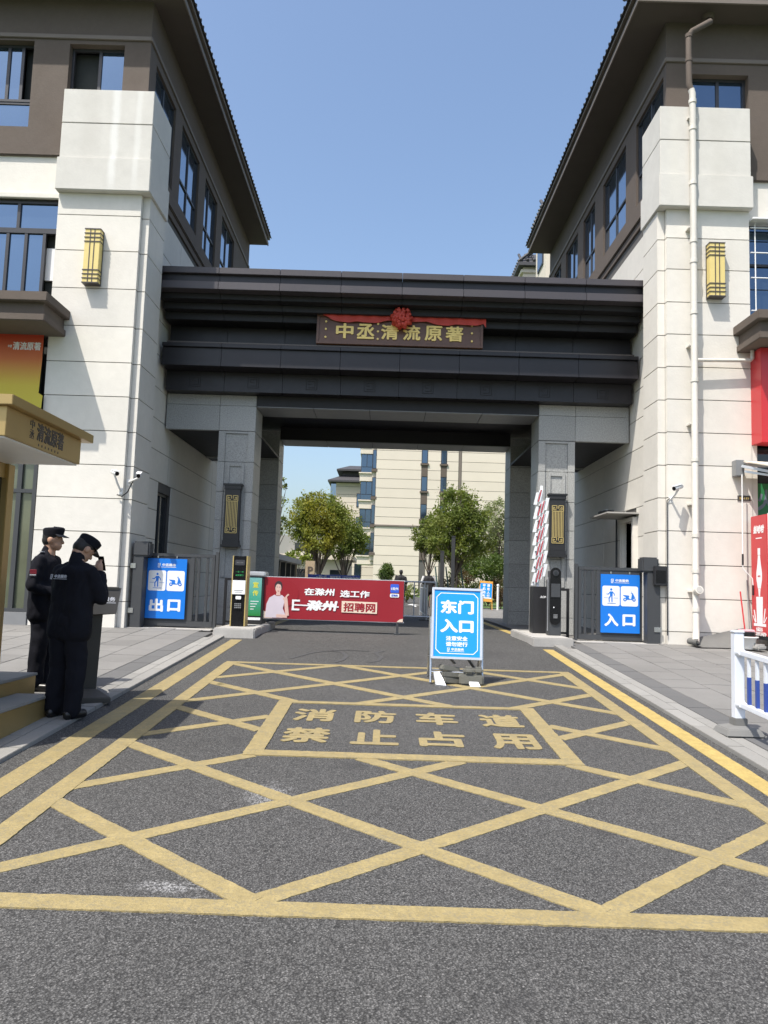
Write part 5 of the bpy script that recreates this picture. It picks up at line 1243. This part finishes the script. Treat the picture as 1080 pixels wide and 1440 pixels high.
text('水就是水', LM(cx, yc+.02, 1.10-.02), .24, .075, white, o, .02, .0045); text('水润归纯净', LM(cx, yc, 1.0), .46, .07, white, o, .02, .0045)
for x, y, k in ((6.55, 13.5, 1), (6.78, 13.4, 2), (6.95, 13.55, 3)):
    ob = block((x, y, .70+.055+.03), (.2, .16, .10), .3*k, 0, concrete, ('leftmost', 'middle', 'rightmost')[k-1] + ' rough stone lying in front of the red cooler', 'stone', 'stone', .03); ob['group'] = 'stones by the cooler'
# awning bracket, arm and crank
o = E('awning', (6.5, 14.0, 4.0), 'cream retractable awning with white arms beside the right pier', 'awning')
MB().box(6.42, 6.58, 14.02, 14.2, 3.86, 4.16).build('bracket', greysteel, o, .01)
MB().bar((6.52, 14.0, 4.04), (7.1, 13.1, 3.72), .05, .05).build('arm', alum, o, .005); MB().bar((6.56, 13.98, 3.94), (7.3, 13.3, 3.70), .04, .04).build('arm', alum, o, .005)
mb = MB(); mb.add([(6.56, 14.02, 4.14), (9.5, 14.02, 4.14), (9.5, 12.9, 3.86), (6.72, 12.9, 3.86), (6.56, 14.02, 4.12), (9.5, 14.02, 4.12), (9.5, 12.9, 3.84), (6.72, 12.9, 3.84)], [(0,1,2,3),(7,6,5,4),(0,3,7,4),(3,2,6,7),(2,1,5,6),(1,0,4,5)]); mb.build('fabric', cream, o)
MB().cyl((6.6, 14.06, 4.08), (9.5, 14.06, 4.08), .04, n=12).build('roller', alum, o)
cr = MB(); cr.tube([(6.51, 13.98, 3.88), (6.50, 13.97, 2.42)], .012, 8); cr.build('crank_rod', plaswhite, o)
MB().cyl((6.50, 13.97, 2.42), (6.50, 13.97, 2.22), .018, n=8).build('crank_grip', black, o)
MB().tube([(6.50, 13.97, 2.22), (6.50, 13.97, 2.16), (6.66, 13.95, 1.98), (6.67, 13.95, 1.86)], .010, 8).build('crank_rod', plaswhite, o)
MB().cyl((6.67, 13.95, 1.86), (6.67, 13.95, 1.68), .018, n=8).build('crank_grip', black, o)
o = E('number_plate', (6.63, 14.19, 3.47), 'small dark house number plate on the right pier', 'plate'); MB().box(6.52, 6.76, 14.185, 14.198, 3.42, 3.52).build('plate', frame_br, o, .002); text('东-119', FM(6.64, 14.185, 3.47), .18, .05, goldletter, o, .015, .002)
# bucket, brush, dustpan, broom, mat
bxp = Vector((6.42, 13.62, .735))
o = E('bucket', bxp, 'white plastic bucket at the foot of the right pier', 'bucket')
MB().lathe([(.085, 0), (.10, .02), (.13, .19), (.165, .20), (.165, .22), (.14, .222), (.135, .20)], bxp, 28).build('tub', plaswhite, o)
o = E('scrubbing_brush', bxp+Vector((-.05, -.04, .22)), 'pink backed brush with black bristles lying on the bucket', 'brush')
p = bxp+Vector((-.06, -.05, .225)); MB().box(p.x-.14, p.x+.14, p.y-.05, p.y+.05, p.z+.075, p.z+.12).build('back', pinkm, o, .015)
mb = MB()
for i in range(22):
    for j in range(5):
        x = p.x-.135+i*.0129; y = p.y-.045+j*.0225; mb.cyl((x, y, p.z+.075), (x+random.uniform(-.008, .008), y+random.uniform(-.01, .01), p.z), .0052, n=5)
mb.build('bristles', black, o)
o = E('dustpan', bxp+Vector((.0, .05, .2)), 'red dustpan with upright handle in the bucket', 'dustpan')
p = bxp+Vector((.0, .03, .225)); MB().box(p.x-.13, p.x+.14, p.y-.02, p.y+.12, p.z-.01, p.z+.02).build('pan', redshop, o, .01); MB().cyl((p.x+.02, p.y+.12, p.z), (p.x-.02, p.y+.22, p.z+.78), .013, n=8).build('handle', redshop, o)
o = E('broom', (6.62, 14.05, .72), 'broom with grey stick leaning against the pier behind the bucket', 'broom'); MB().cyl((6.60, 13.95, .95), (6.66, 14.16, 1.95), .011, n=8).build('stick', greysteel, o); MB().add([(6.5,13.9,.72),(6.72,13.9,.72),(6.72,13.98,.72),(6.5,13.98,.72),(6.56,13.93,.97),(6.64,13.93,.97),(6.64,13.97,.97),(6.56,13.97,.97)],[(3,2,1,0),(4,5,6,7),(0,1,5,4),(1,2,6,5),(2,3,7,6),(3,0,4,7)]).build('head', black, o)
mb = MB(); n = 30; prof = []
for i in range(15): prof.append((.26-i*.0145+.02*math.sin(i*.5), 1.04-.026*i-.0*i*i))                    # leaning part (depth from the wall, height)
mb = MB(); U = 40; vs = []
for i in range(U+1):
    u = i/U; x = 5.62+u*.98
    top_ = .86+.22*u if u > .02 else .86
    for j in range(9):
        t = j/8; y = 14.16-.42*t**1.3-.03*math.sin(u*6+t*2); z = .735+(top_-.735)*(1-t)**1.6+.012*math.sin(u*9+t*5)*(1-abs(2*t-1))
        vs.append((x, y, z))
mb.add(vs, [(i*9+j, i*9+j+1, (i+1)*9+j+1, (i+1)*9+j) for i in range(U) for j in range(8)], True)
o = E('doormat', (6.1, 13.9, .73), 'dark grey rubber mat curled up against the right pier', 'mat'); mb.build('sheet', rubber, o)
mb = MB(); vs = []; R2 = 26
for k in range(R2+1):
    t = k/R2*4.6; rr = .075-.008*t
    for y in (13.73, 14.14): vs.append((5.60+rr*math.cos(t+1.2)*1.0, y, .735+.07+rr*math.sin(t+1.2)))
mb.add(vs, [(2*k, 2*k+1, 2*k+3, 2*k+2) for k in range(R2)], True); mb.build('rolled_edge', rubber, o)
# ================================================================== STREET RAILING (right foreground)
rail = E('street_railing', (3.30, 7.22, gz(7.22)), 'white and blue steel street railing on the right pavement', 'railing')
def rpost(y):
    g = gz(y)+.03
    MB().add([(3.12, y-.16, g), (3.48, y-.16, g), (3.48, y+.16, g), (3.12, y+.16, g), (3.15, y-.13, g+.06), (3.45, y-.13, g+.06), (3.45, y+.13, g+.06), (3.15, y+.13, g+.06), (3.235, y-.07, g+.085), (3.365, y-.07, g+.085), (3.365, y+.07, g+.085), (3.235, y+.07, g+.085)],
       [(3,2,1,0),(0,1,5,4),(1,2,6,5),(2,3,7,6),(3,0,4,7),(4,5,9,8),(5,6,10,9),(6,7,11,10),(7,4,8,11),(8,9,10,11)]).build('foot', plinth, rail, .008)
    MB().box(3.24, 3.36, y-.06, y+.06, g+.08, g+.15).build('collar', plinth, rail, .006)
    MB().box(3.255, 3.345, y-.045, y+.045, g+.12, g+.92).build('post', railwhite, rail, .008)
    MB().box(3.25, 3.35, y-.05, y+.05, g+.921, g+.945).build('post_cap', railwhite, rail, .008)
    for h_ in (.75, .28):
        MB().cyl((3.30, y-.045, g+h_), (3.30, y-.085, g+h_), .05, .035, n=14).build('rail_bracket', railwhite, rail)
rpost(7.22); rpost(4.72)
g0, g1_ = gz(7.13)+.03, gz(4.80)+.03
for h_ in (.75, .28): MB().bar((3.30, 7.14, g0+h_), (3.30, 4.80, g1_+h_), .045, .05).build('rail', railwhite, rail, .006)
for k in range(15):
    y = 7.0-k*.152; g = gz(y)+.03
    MB().box(3.288, 3.312, y-.014, y+.014, g+.305, g+.725).build('baluster', railwhite, rail)
    MB().box(3.2865, 3.3135, y-.0155, y+.0155, g+.31, g+.55).build('baluster_sleeve', railblue, rail)
# ================================================================== BEYOND THE GATE
# crowd barriers in the driveway
def crowd_barrier(x0, x1, y, label):
    o = E('crowd_barrier', ((x0+x1)/2, y, .70), label, 'barrier', 'steel barriers behind the gate')
    for x in (x0, x1): MB().cyl((x, y, .72), (x, y, 1.77), .022, n=10).build('upright', alum, o)
    for z in (.82, 1.77): MB().cyl((x0, y, z), (x1, y, z), .022, n=10).build('rail', alum, o)
    n = int((x1-x0)/.26)
    for i in range(1, n): x = x0+(x1-x0)*i/n; MB().cyl((x, y, .82), (x, y, 1.77), .017, n=8).build('baluster', alum, o)
    for x in (x0+.1, x1-.1): MB().box(x-.04, x+.04, y-.25, y+.25, .70, .73).build('foot', charcoal, o, .006)
crowd_barrier(-.9, 1.42, 21.3, 'grey steel crowd barrier seen right behind the red banner')
o = E('lane_divider', (1.3, 23.5, .70), 'blue grey panel barrier running back along the lane centre', 'barrier')
for k in range(2):
    y0, y1 = 21.6+k*2.0, 23.5+k*2.0
    MB().box(1.20, 1.23, y0+.05, y1-.05, .86, 1.58).build('panel', bluepanel, o, .004)
    for y in (y0, y1): MB().cyl((1.215, y, .72), (1.215, y, 1.70), .025, n=10).build('post', alum, o)
    for z in (.84, 1.60): MB().cyl((1.215, y0, z), (1.215, y1, z), .02, n=8).build('rail', alum, o)
    MB().box(1.0, 1.43, y0+.1, y0+.2, .70, .73).build('foot', charcoal, o, .006)
vio = mat('board_violet', (.08, .12, .52), .45, .05, 2)
o = E('advert_board', (-1.57, 24, .70), 'long blue advert board with phone number behind the red banner', 'board')
MB().box(-2.38, -.76, 24.0, 24.05, .95, 1.92).build('panel', vio, o, .004)
for x in (-2.3, -.9): MB().box(x, x+.05, 24.05, 24.10, .70, 1.9).build('leg', alum, o)
text('一室一厅', FM(-1.95, 24.0, 1.855), .33, .085, white, o, .03, .004); text('随时看房', FM(-1.52, 24.0, 1.85), .33, .085, white, o, .03, .004); text('17755066666', FM(-1.04, 24.0, 1.845), .50, .075, white, o, .03, .004)
# two walkers
tee = mat('black_tee', (.014, .014, .016), .85, .2, 8); sleeve = mat('white_sleeve', (.6, .6, .6), .8, .1, 8)
person('person', (.76, 35, .70), 0, 'walker in black T-shirt with short hair beyond the gate', 1.66, far=True, shirt=tee, cap=False, sleeve_bare=True, stride=.12, armL=((-.2, 0, 1.4), (-.27, -.05, 1.15), (-.28, .06, .92), (0, .1, -1)))
pw_, _ = person('person', (1.97, 34.2, .70), math.radians(-6), 'walker with ponytail in dark vest and pale sleeves beyond the gate', 1.66, far=True, shirt=tee, cap=False, sleeve_bare=True, stride=.1, pony=True, armL=((-.2, 0, 1.4), (-.30, -.03, 1.15), (-.33, .08, .93), (0, .1, -1)))
for sx in (-1, 1):
    a = Vector((1.97+sx*.21, 34.2, .70+1.40)); b = Vector((1.97+sx*.30, 34.17, .70+1.14)); c_ = Vector((1.97+sx*.32, 34.27, .70+.95))
    MB().tube([a, b, c_], [.065, .06, .05], 10).build('sleeve', sleeve, pw_)
# road arrow far ahead
mark([[(1.45, 36.0), (1.55, 36.0), (1.55, 39), (1.8, 39), (1.5, 41), (1.2, 39), (1.45, 39)]], .004, white, 'arrow_marking')
tag(sheet('forecourt', tile_l, 3.2, 14, [26, 36], .01), kind='structure')
tag(sheet('inner_pavement', tile_l, -14, -2.9, [26, 44], .01), kind='structure')
for i in range(12): MB().box(2.98, 3.12, 26+i*1.0, 26+i*1.0+.985, .55, .82).build('kerb_stone', kerbm, road, .015)
# A-sign by the hedge
o = E('aframe_sign', (4.5, 34, .82), 'small orange framed blue A-frame sign in front of the hedge', 'sign')
Ms = Matrix.Translation((4.5, 34, 1.52)) @ Matrix.Rotation(math.radians(-10), 4, 'X') @ Matrix.Rotation(.05, 4, 'Y') @ FM(0, 0, 0)
flat('board', orange, o, Ms, [[(-.29, -.45), (.29, -.45), (.29, .46), (-.29, .46)]], .03, -.03); flat('face', blue2, o, Ms, [[(-.26, -.32), (.26, -.32), (.26, .36), (-.26, .36)]], .003, .0)
for j, (ca, cb) in enumerate(zip('请走人行', '非机动车')):
    text(cb, Ms @ Matrix.Translation((-.09, .27-.155*j, .0035)), .13, .13, white, o, .035, .003); text(ca, Ms @ Matrix.Translation((.10, .27-.155*j, .0035)), .13, .13, white, o, .035, .003)
flat('base_print', paper, o, Ms, [stroke((-.24, -.29), (.24, -.29), .05)], .003, .0035)
for sx in (-1, 1): MB().bar((4.5+sx*.26, 33.95, 1.12), (4.5+sx*.26, 33.88, .72), .03, .03).build('leg', orange, o); MB().bar((4.5+sx*.26, 34.05, 1.9), (4.5+sx*.26, 34.4, .72), .03, .03).build('leg', orange, o)
o = E('white_bollard', (5.05, 34, .70), 'slim white post beside the right rear column', 'post'); MB().cyl((5.02, 34, .72), (5.02, 34, 1.74), .05, n=12).build('shaft', white, o); MB().lathe([(.03, 0), (.06, .04), (.06, .08), (.02, .12)], (5.02, 34, 1.74), 12).build('finial', white, o)
# lamp poles
for x, z, lab in ((2.93, 3.85, 'taller dark grey post standing under the right tree'), (2.46, 3.2, 'shorter dark grey post standing left of the right tree trunk')):
    o = E('lamp_post', (x, 33, .70), lab, 'post', 'dark posts by the lane'); MB().box(x-.075, x+.075, 32.92, 33.08, .72, z).build('shaft', charcoal, o, .01); MB().box(x-.14, x+.14, 32.86, 33.14, .70, .76).build('foot', charcoal, o, .01)
    MB().box(x-.085, x+.085, 32.91, 33.09, z-.05, z).build('cap', charcoal, o, .006)
# pergola and parking pillar on the left
o = E('pergola', (-4.2, 33, .70), 'dark post pergola with pale roof beam at left beyond the gate', 'pergola')
for y in (29.5, 31.2, 33.0, 34.8, 36.5): MB().box(-4.55, -4.25, y, y+.25, .70, 2.5).build('post', charcoal, o, .01)
MB().box(-4.75, -4.0, 29.2, 37.0, 2.5, 2.72).build('beam', concrete, o, .01); MB().box(-8, -4.76, 29.2, 37.0, 2.55, 2.66).build('roof', concrete, o, .01)
MB().box(-4.6, -4.2, 36.8, 37.0, .70, 2.5).build('end_wall', tan, o)
o = E('parking_pillar', (-3.29, 34, .70), 'tan stone pillar with letter P', 'sign'); MB().box(-3.50, -3.08, 34, 34.3, .70, 2.62).build('shaft', tan, o, .01); text('P', FM(-3.27, 34.0, 2.2), .24, .34, brown, o, .03, .01)
o = E('gate_lodge', (-4.5, 48, .70), 'low pale lodge with flat roof behind the left trees', 'building'); MB().box(-8.5, -2.2, 48, 52, .70, 3.1).build('wall', stucco_far, o, .02); MB().box(-8.8, -1.9, 47.6, 52.3, 3.1, 3.4).build('roof', stucco_far, o, .03)
for x in (-7.6, -5.9, -3.4): MB().box(x, x+1.0, 47.97, 48.02, .75, 2.5).build('window', glass_dk, o)
# far apartment blocks
def far_panels(parent, x0, x1, y, z0, z1, dz, th=.08, cols=()):
    z = z0
    while z < z1-.05:
        segs = [(x0, x1)]
        for a, b in cols:
            segs = [s2 for p, q in segs for s2 in ([(p, a), (b, q)] if p < a and b < q else [(p, q)])]
        for p, q in segs: MB().box(p, q, y-th, y, z+.02, min(z+dz, z1)-.02).build('wall_panel', stucco_far, parent)
        z += dz
A = E('apartment_block', (5, 80, .70), 'large cream apartment block with narrow windows seen through the gate', 'building')
bx('wall', joint, A, -1.1, 30, 78, 92, .5, 22)
cols = ((3.45, 4.12), (5.44, 6.08), (7.25, 7.6))
far_panels(A, -1.15, 30, 78, .75, 22, .98, cols=cols)
fl = 2.85
for ci, (a, b) in enumerate(cols[:2]):
    for k in range(-2, 4):
        zt = 12.85+k*fl
        if zt < 1.5: continue
        f = MB(); f.box(a+.02, b-.02, 77.93, 77.99, zt-1.5, zt); wn = f.build('window', frame_m, A); bx('pane', glass_far, wn, a+.08, b-.08, 77.915, 77.928, zt-1.44, zt-.06)
        bx('sill', brown, A, a-.10, b+.10, 77.78, 77.99, zt-1.68, zt-1.51); bx('spandrel', brown, A, a+.02, b-.02, 77.9, 77.98, zt-fl+.01, zt-1.69)
bx('drain_recess', fascia, A, 7.30, 7.55, 77.9, 78, .8, 22)
bx('belt_course', fascia, A, -1.2, 30, 77.82, 77.91, 7.62, 7.78)
# corner bays with windows and pale aprons
for k in range(-3, 4):
    zb = 13.15+k*fl
    if zb < .6: continue
    MB().box(-2.85, -1.16, 78.4, 82, zb-.9, zb).build('apron', stucco_far, A, .02)
    MB().box(-2.95, -1.5, 78.25, 82, zb-.12, zb+.02).build('slab', stucco_far, A, .02)
    f = MB(); f.box(-2.75, -1.56, 78.5, 78.56, zb+.02, zb+1.94); wn = f.build('window', frame_m, A)
    for i in range(2): bx('pane', glass_far, wn, -2.70+i*.58, -2.18+i*.58, 78.48, 78.495, zb+.62, zb+1.88)
    bx('pane', glass_far, wn, -2.70, -1.6, 78.48, 78.495, zb+.06, zb+.56)
    f = MB(); f.box(-1.55, -1.16, 78.1, 78.2, zb+.35, zb+2.35); wn = f.build('window', frame_m, A); bx('pane', glass_far, wn, -1.50, -1.20, 78.085, 78.098, zb+.45, zb+2.28)
    bx('sill', brown, A, -1.65, -1.05, 77.9, 78.25, zb+.05, zb+.33)
    bx('return_wall', stucco_far, A, -1.55, -1.16, 78.2, 78.4, zb-.5, zb+.04)
B = E('apartment_block', (-5, 97, .70), 'distant cream block with two-tier grey hip roof left of the large block', 'building')
bx('wall', joint, B, -6.3, -1, 95, 107, .5, 14.3); far_panels(B, -6.35, -1, 95, .75, 14.2, 1.0)
bx('window', glass, B, -7.0, -6.36, 95.3, 95.4, 12.6, 14.1); bx('bay', frame_m, B, -7.05, -6.3, 95.41, 98, .6, 14.2)
for k in range(4):
    for x in (-4.0, -3.55): pass
    f = MB(); f.box(-3.75, -2.9, 94.85, 94.92, 11.2-k*2.9, 12.9-k*2.9); wn = f.build('window', frame_m, B); bx('pane', glass_far, wn, -3.68, -2.97, 94.83, 94.845, 11.28-k*2.9, 12.82-k*2.9)
def hip(parent, x0, x1, y0, y1, z0, z1, inset, nm='roof'):
    mb = MB(); i = inset
    mb.add([(x0, y0, z0), (x1, y0, z0), (x1, y1, z0), (x0, y1, z0), (x0+i, y0+i, z1), (x1-i, y0+i, z1), (x1-i, y1-i, z1), (x0+i, y1-i, z1)], [(3,2,1,0),(0,1,5,4),(1,2,6,5),(2,3,7,6),(3,0,4,7),(4,5,6,7)])
    mb.box(x0-.05, x1+.05, y0-.05, y1+.05, z0-.22, z0-.005)
    return mb.build(nm, tilem, parent)
hip(B, -7.3, 0, 94.2, 108, 14.45, 15.25, 1.6); bx('attic_wall', tilem, B, -5.6, -1, 95.8, 106, 15.0, 15.8); hip(B, -6.3, 0, 95.0, 107, 15.95, 16.6, 1.5)
Lw = E('apartment_block', (-10, 97, .70), 'low grey terraced block with balconies far left beyond the trees', 'building')
greyw = mat('grey_render', (.30, .29, .28), .9, .08, .5)
bx('wall', greyw, Lw, -14, -8.0, 96, 106, .5, 7.5)
for k in range(3):
    bx('balcony', stucco_far, Lw, -12.0, -7.8, 95.2, 96, 5.1-k*2.2, 5.5-k*2.2); bx('window', glass_dk, Lw, -11.3, -8.4, 95.93, 95.99, 5.55-k*2.2, 6.6-k*2.2)
# tower bays rising behind the right wing
for y0, y1, lab in ((40, 43.3, 'nearer tower top with tiled eaves above the right roof'), (47, 51, 'farther tower top with tiled eaves above the portal')):
    T = E('apartment_tower', (10, y0, .70), lab, 'building', 'tower tops behind the right building')
    bx('wall', stucco_far, T, 8.25, 14, y0+.3, y1-.2, .5, 22.2)
    bx('cornice', stucco_far, T, 8.1, 14, y0+.2, y1-.1, 21.75, 21.95)
    for k in range(5):
        z = 19.6-k*2.9
        f = MB(); f.box(8.19, 8.25, y0+.9, y1-.9, z, z+1.6); wn = f.build('window', frame_m, T); bx('pane', glass_far, wn, 8.175, 8.188, y0+1.0, y1-1.0, z+.08, z+1.52)
        f = MB(); f.box(8.9, 10.2, y0+.22, y0+.3, z, z+1.6); wn = f.build('window', frame_m, T); bx('pane', glass_far, wn, 8.98, 10.12, y0+.205, y0+.219, z+.08, z+1.52)
    r = hip(T, 7.95, 14.3, y0, y1, 22.35, 23.3, 1.0)
    for i in range(14): MB().cyl((8.05+i*.42, y0-.06, 22.42), (8.05+i*.42, y0+.9, 23.2), .09, n=8).build('roof_tile', tilem, r)
    for i in range(int((y1-y0)/.42)): MB().cyl((7.88, y0+.1+i*.42, 22.42), (8.85, y0+.1+i*.42, 23.2), .09, n=8).build('roof_tile', tilem, r)
# ------------------------------------------------------------------ trees
def leaves(lobes, n, size, shell=.55, rng=None, droop=0.):
    """leaf quads spread through lobes (centre, radii); returns verts, faces"""
    rng = rng or np.random; tot = sum(r[0]*r[1]*r[2] for c, r in lobes); V_ = []; F_ = []
    for c, r in lobes:
        k = int(n*r[0]*r[1]*r[2]/tot)
        # clump centres inside the lobe
        nc = max(5, k//36); d = rng.normal(size=(nc, 3)); d /= np.linalg.norm(d, axis=1)[:, None]
        rad = rng.uniform(shell, 1.05, nc)[:, None]; cen = np.array(c) + d*rad*np.array(r)
        idx = rng.integers(0, nc, k); p = cen[idx] + rng.normal(size=(k, 3))*np.array(r).mean()*.13
        a = rng.normal(size=(k, 3)); a /= np.linalg.norm(a, axis=1)[:, None]; b = rng.normal(size=(k, 3)); b -= (b*a).sum(1)[:, None]*a; b /= np.linalg.norm(b, axis=1)[:, None]
        s_ = size*rng.uniform(.6, 1.3, k)[:, None]
        q = np.stack([p-a*s_, p+b*s_*.5, p+a*s_, p-b*s_*.5], 1).reshape(-1, 3); q[:, 2] -= droop*0
        base = len(V_); V_ += [tuple(x) for x in q]; F_ += [(base+4*i, base+4*i+1, base+4*i+2, base+4*i+3) for i in range(k)]
    return V_, F_
def tree(name, label, base, lobes, n, size, lm_, trunk=.09, fork=1.2, stems=1, group='trees beyond the gate', shell=.5, cat='tree', twigs=6):
    rng = np.random.default_rng(sum(map(ord, label)))
    o = E(name, base, label, cat, group); base = Vector(base)
    v, f = leaves(lobes, n, size, shell, rng); mb = MB(); mb.v = v; mb.f = f; mb.sm = [False]*len(f); mb.build('crown', lm_, o)
    mb = MB(); forkp = base+Vector((0, 0, fork))
    for s_ in range(stems):
        off = Vector((rng.uniform(-.12, .12), rng.uniform(-.1, .1), 0))*(stems > 1)*2.2
        mb.tube([base+off*.4-Vector((0, 0, .1)), base+off*.6+Vector((0, 0, fork*.5)), forkp+off], [trunk*1.3, trunk*1.05, trunk*.85], 9)
    for c, r in lobes:
        for k in range(twigs):
            d = rng.normal(size=3); d[2] = abs(d[2])*.8; d /= np.linalg.norm(d)
            e = Vector(c)+Vector(d)*Vector(r).length*.45; m_ = forkp.lerp(e, .5)+Vector((rng.uniform(-.15, .15), rng.uniform(-.15, .15), .12))
            mb.tube([forkp-Vector((0, 0, .05)), m_, e], [trunk*.55, trunk*.34, trunk*.10], 6)
    mb.build('trunk', bark, o); return o
def PT(px, py, Y): p = P(px, py, Y); return (p.x, p.y, p.z)
def lob(px, py, Y, rx, rz, ry=None): return (PT(px, py, Y), (rx, ry or rx, rz))
tree('round_tree', 'round yellow green tree left of the cream block', (-3.55, 42, .70), [lob(450, 722, 42, 1.45, .95), lob(428, 742, 42, 1.0, .85), lob(470, 735, 41.5, .95, .95), lob(440, 705, 42.2, .9, .55), lob(418, 742, 41.8, .6, .6), lob(452, 760, 41.5, 1.2, .65), lob(432, 772, 42.5, .6, .4)], 17000, .072, leaf_a, .075, 1.35, 2)
tree('round_tree', 'smaller olive tree just right of the round yellow green tree', (-2.35, 45, .70), [lob(484, 745, 45, 1.0, 1.2), lob(497, 762, 45, .85, .8), lob(475, 770, 45, .9, .6), lob(503, 750, 45.5, .5, .5)], 9500, .072, leaf_b, .06, 1.1, 2)
tree('leafy_tree', 'tall green tree with several stems right of the narrow windows', (3.3, 36, .70), [lob(645, 715, 36, 1.05, 1.0), lob(660, 745, 36, .95, .9), lob(628, 745, 36, .95, .85), lob(642, 700, 36.2, .65, .55), lob(665, 720, 36.3, .7, .6), lob(648, 775, 36, .95, .55), lob(616, 763, 35.6, .7, .55), lob(676, 765, 36.3, .6, .6)], 16000, .066, leaf_b, .05, 1.5, 4)
tree('leafy_tree', 'low spreading green tree at the left of the tall stems', (2.2, 38, .70), [lob(602, 752, 38, .75, .55), lob(612, 735, 38, .6, .55), lob(600, 770, 38.3, .6, .4), lob(622, 780, 38, .6, .4)], 5600, .066, leaf_b, .04, 1.5, 3)
tree('pale_tree', 'pale grey green tree beside the right rear column', (6.6, 44, .70), [lob(690, 740, 44, .9, 1.2), lob(700, 720, 44, .8, .9), lob(682, 775, 44, .9, .8), lob(705, 765, 44.5, .9, 1.0)], 7000, .066, leaf_c, .05, 1.4, 3, twigs=14)
tree('side_tree', 'thin leaved tree peeping past the left rear column', (-5.3, 34, .70), [lob(372, 700, 34, .9, .9), lob(388, 735, 34, .55, .9), lob(392, 690, 34, .35, .8), lob(396, 745, 34, .25, .5)], 1500, .08, leaf_b, .07, 1.6, 1)
tree('side_tree', 'low light green shrub beside the pergola roof', (-4.6, 40, .70), [lob(415, 785, 40, .6, .4), lob(432, 790, 40, .4, .35)], 1200, .07, leaf_y, .04, .6, 1)
tree('topiary_bush', 'clipped round bush in front of the cream block', (.3, 60, .70), [lob(543, 806, 60, .62, .75), lob(545, 797, 60, .4, .4)], 5000, .06, leaf_d, .05, .4, 1, shell=.3)
def bush(label, lobes, n, size, m, base): return tree('shrub', label, base, lobes, n, size, m, .03, .25, 2, 'shrubs along the lane', .55, 'shrub', 3)
bush('dark green shrub mass behind the A-frame sign at right', [lob(690, 800, 42, 1.3, .8), lob(672, 795, 43, 1.0, .7), lob(655, 805, 42, .9, .6), lob(705, 805, 42, .8, .9)], 6500, .07, leaf_d, (5.6, 42, .70))
bush('lime green low hedge left of the orange sign', [lob(672, 828, 38, .75, .32), lob(655, 830, 38, .6, .28), lob(690, 830, 38, .4, .25)], 2200, .05, leaf_y, (4.4, 38, .70))
bush('reddish low shrub beside the orange sign', [lob(700, 828, 36.5, .6, .55), lob(690, 838, 37, .5, .4), lob(707, 842, 36, .4, .45)], 2600, .05, leaf_r, (5.4, 36.6, .70))
bush('brownish low hedge behind the small posts', [lob(648, 815, 39, .7, .45), lob(634, 822, 39, .6, .35), lob(618, 826, 40, .6, .3)], 2400, .05, leaf_r, (3.6, 39, .70))
bush('yellow green bush low beside the walker in black', [lob(580, 832, 44, .6, .35), lob(572, 836, 44, .4, .3)], 1200, .05, leaf_y, (1.4, 44, .70))
for i, (px, lab) in enumerate(((648, 'green tree stake nearest the taller dark post'), (627, 'green tree stake left of the taller dark post'), (612, 'green tree stake farthest left under the trees'))):
    p = P(px, 800, 37); o = E('tree_stake', (p.x, 37, .70), lab, 'stake', 'tree stakes under the right trees'); MB().cyl((p.x+.25, 36.8, .70), (p.x, 37, 2.6), .035, n=8).build('pole', mat('stake_green_%d' % i, (.05, .10, .09), .6), o)
tag(sheet('lawn', grass, 3.13, 30, [36, 77], -.02), kind='structure'); tag(sheet('lawn', grass, -30, -2.9, [44, 94], -.02), kind='structure')
o = E('fallen_leaf', (-1.85, 9.0, gz(9)), 'small green leaf lying on the left edge of the hatching', 'leaf'); MB().add([(-1.90, 9.0, gz(9)+.012), (-1.86, 8.97, gz(9)+.02), (-1.80, 9.01, gz(9)+.03), (-1.86, 9.04, gz(9)+.016)], [(0, 1, 2, 3)]).build('blade', leaf_d, o)
bpy.data.scenes.remove(TMP)
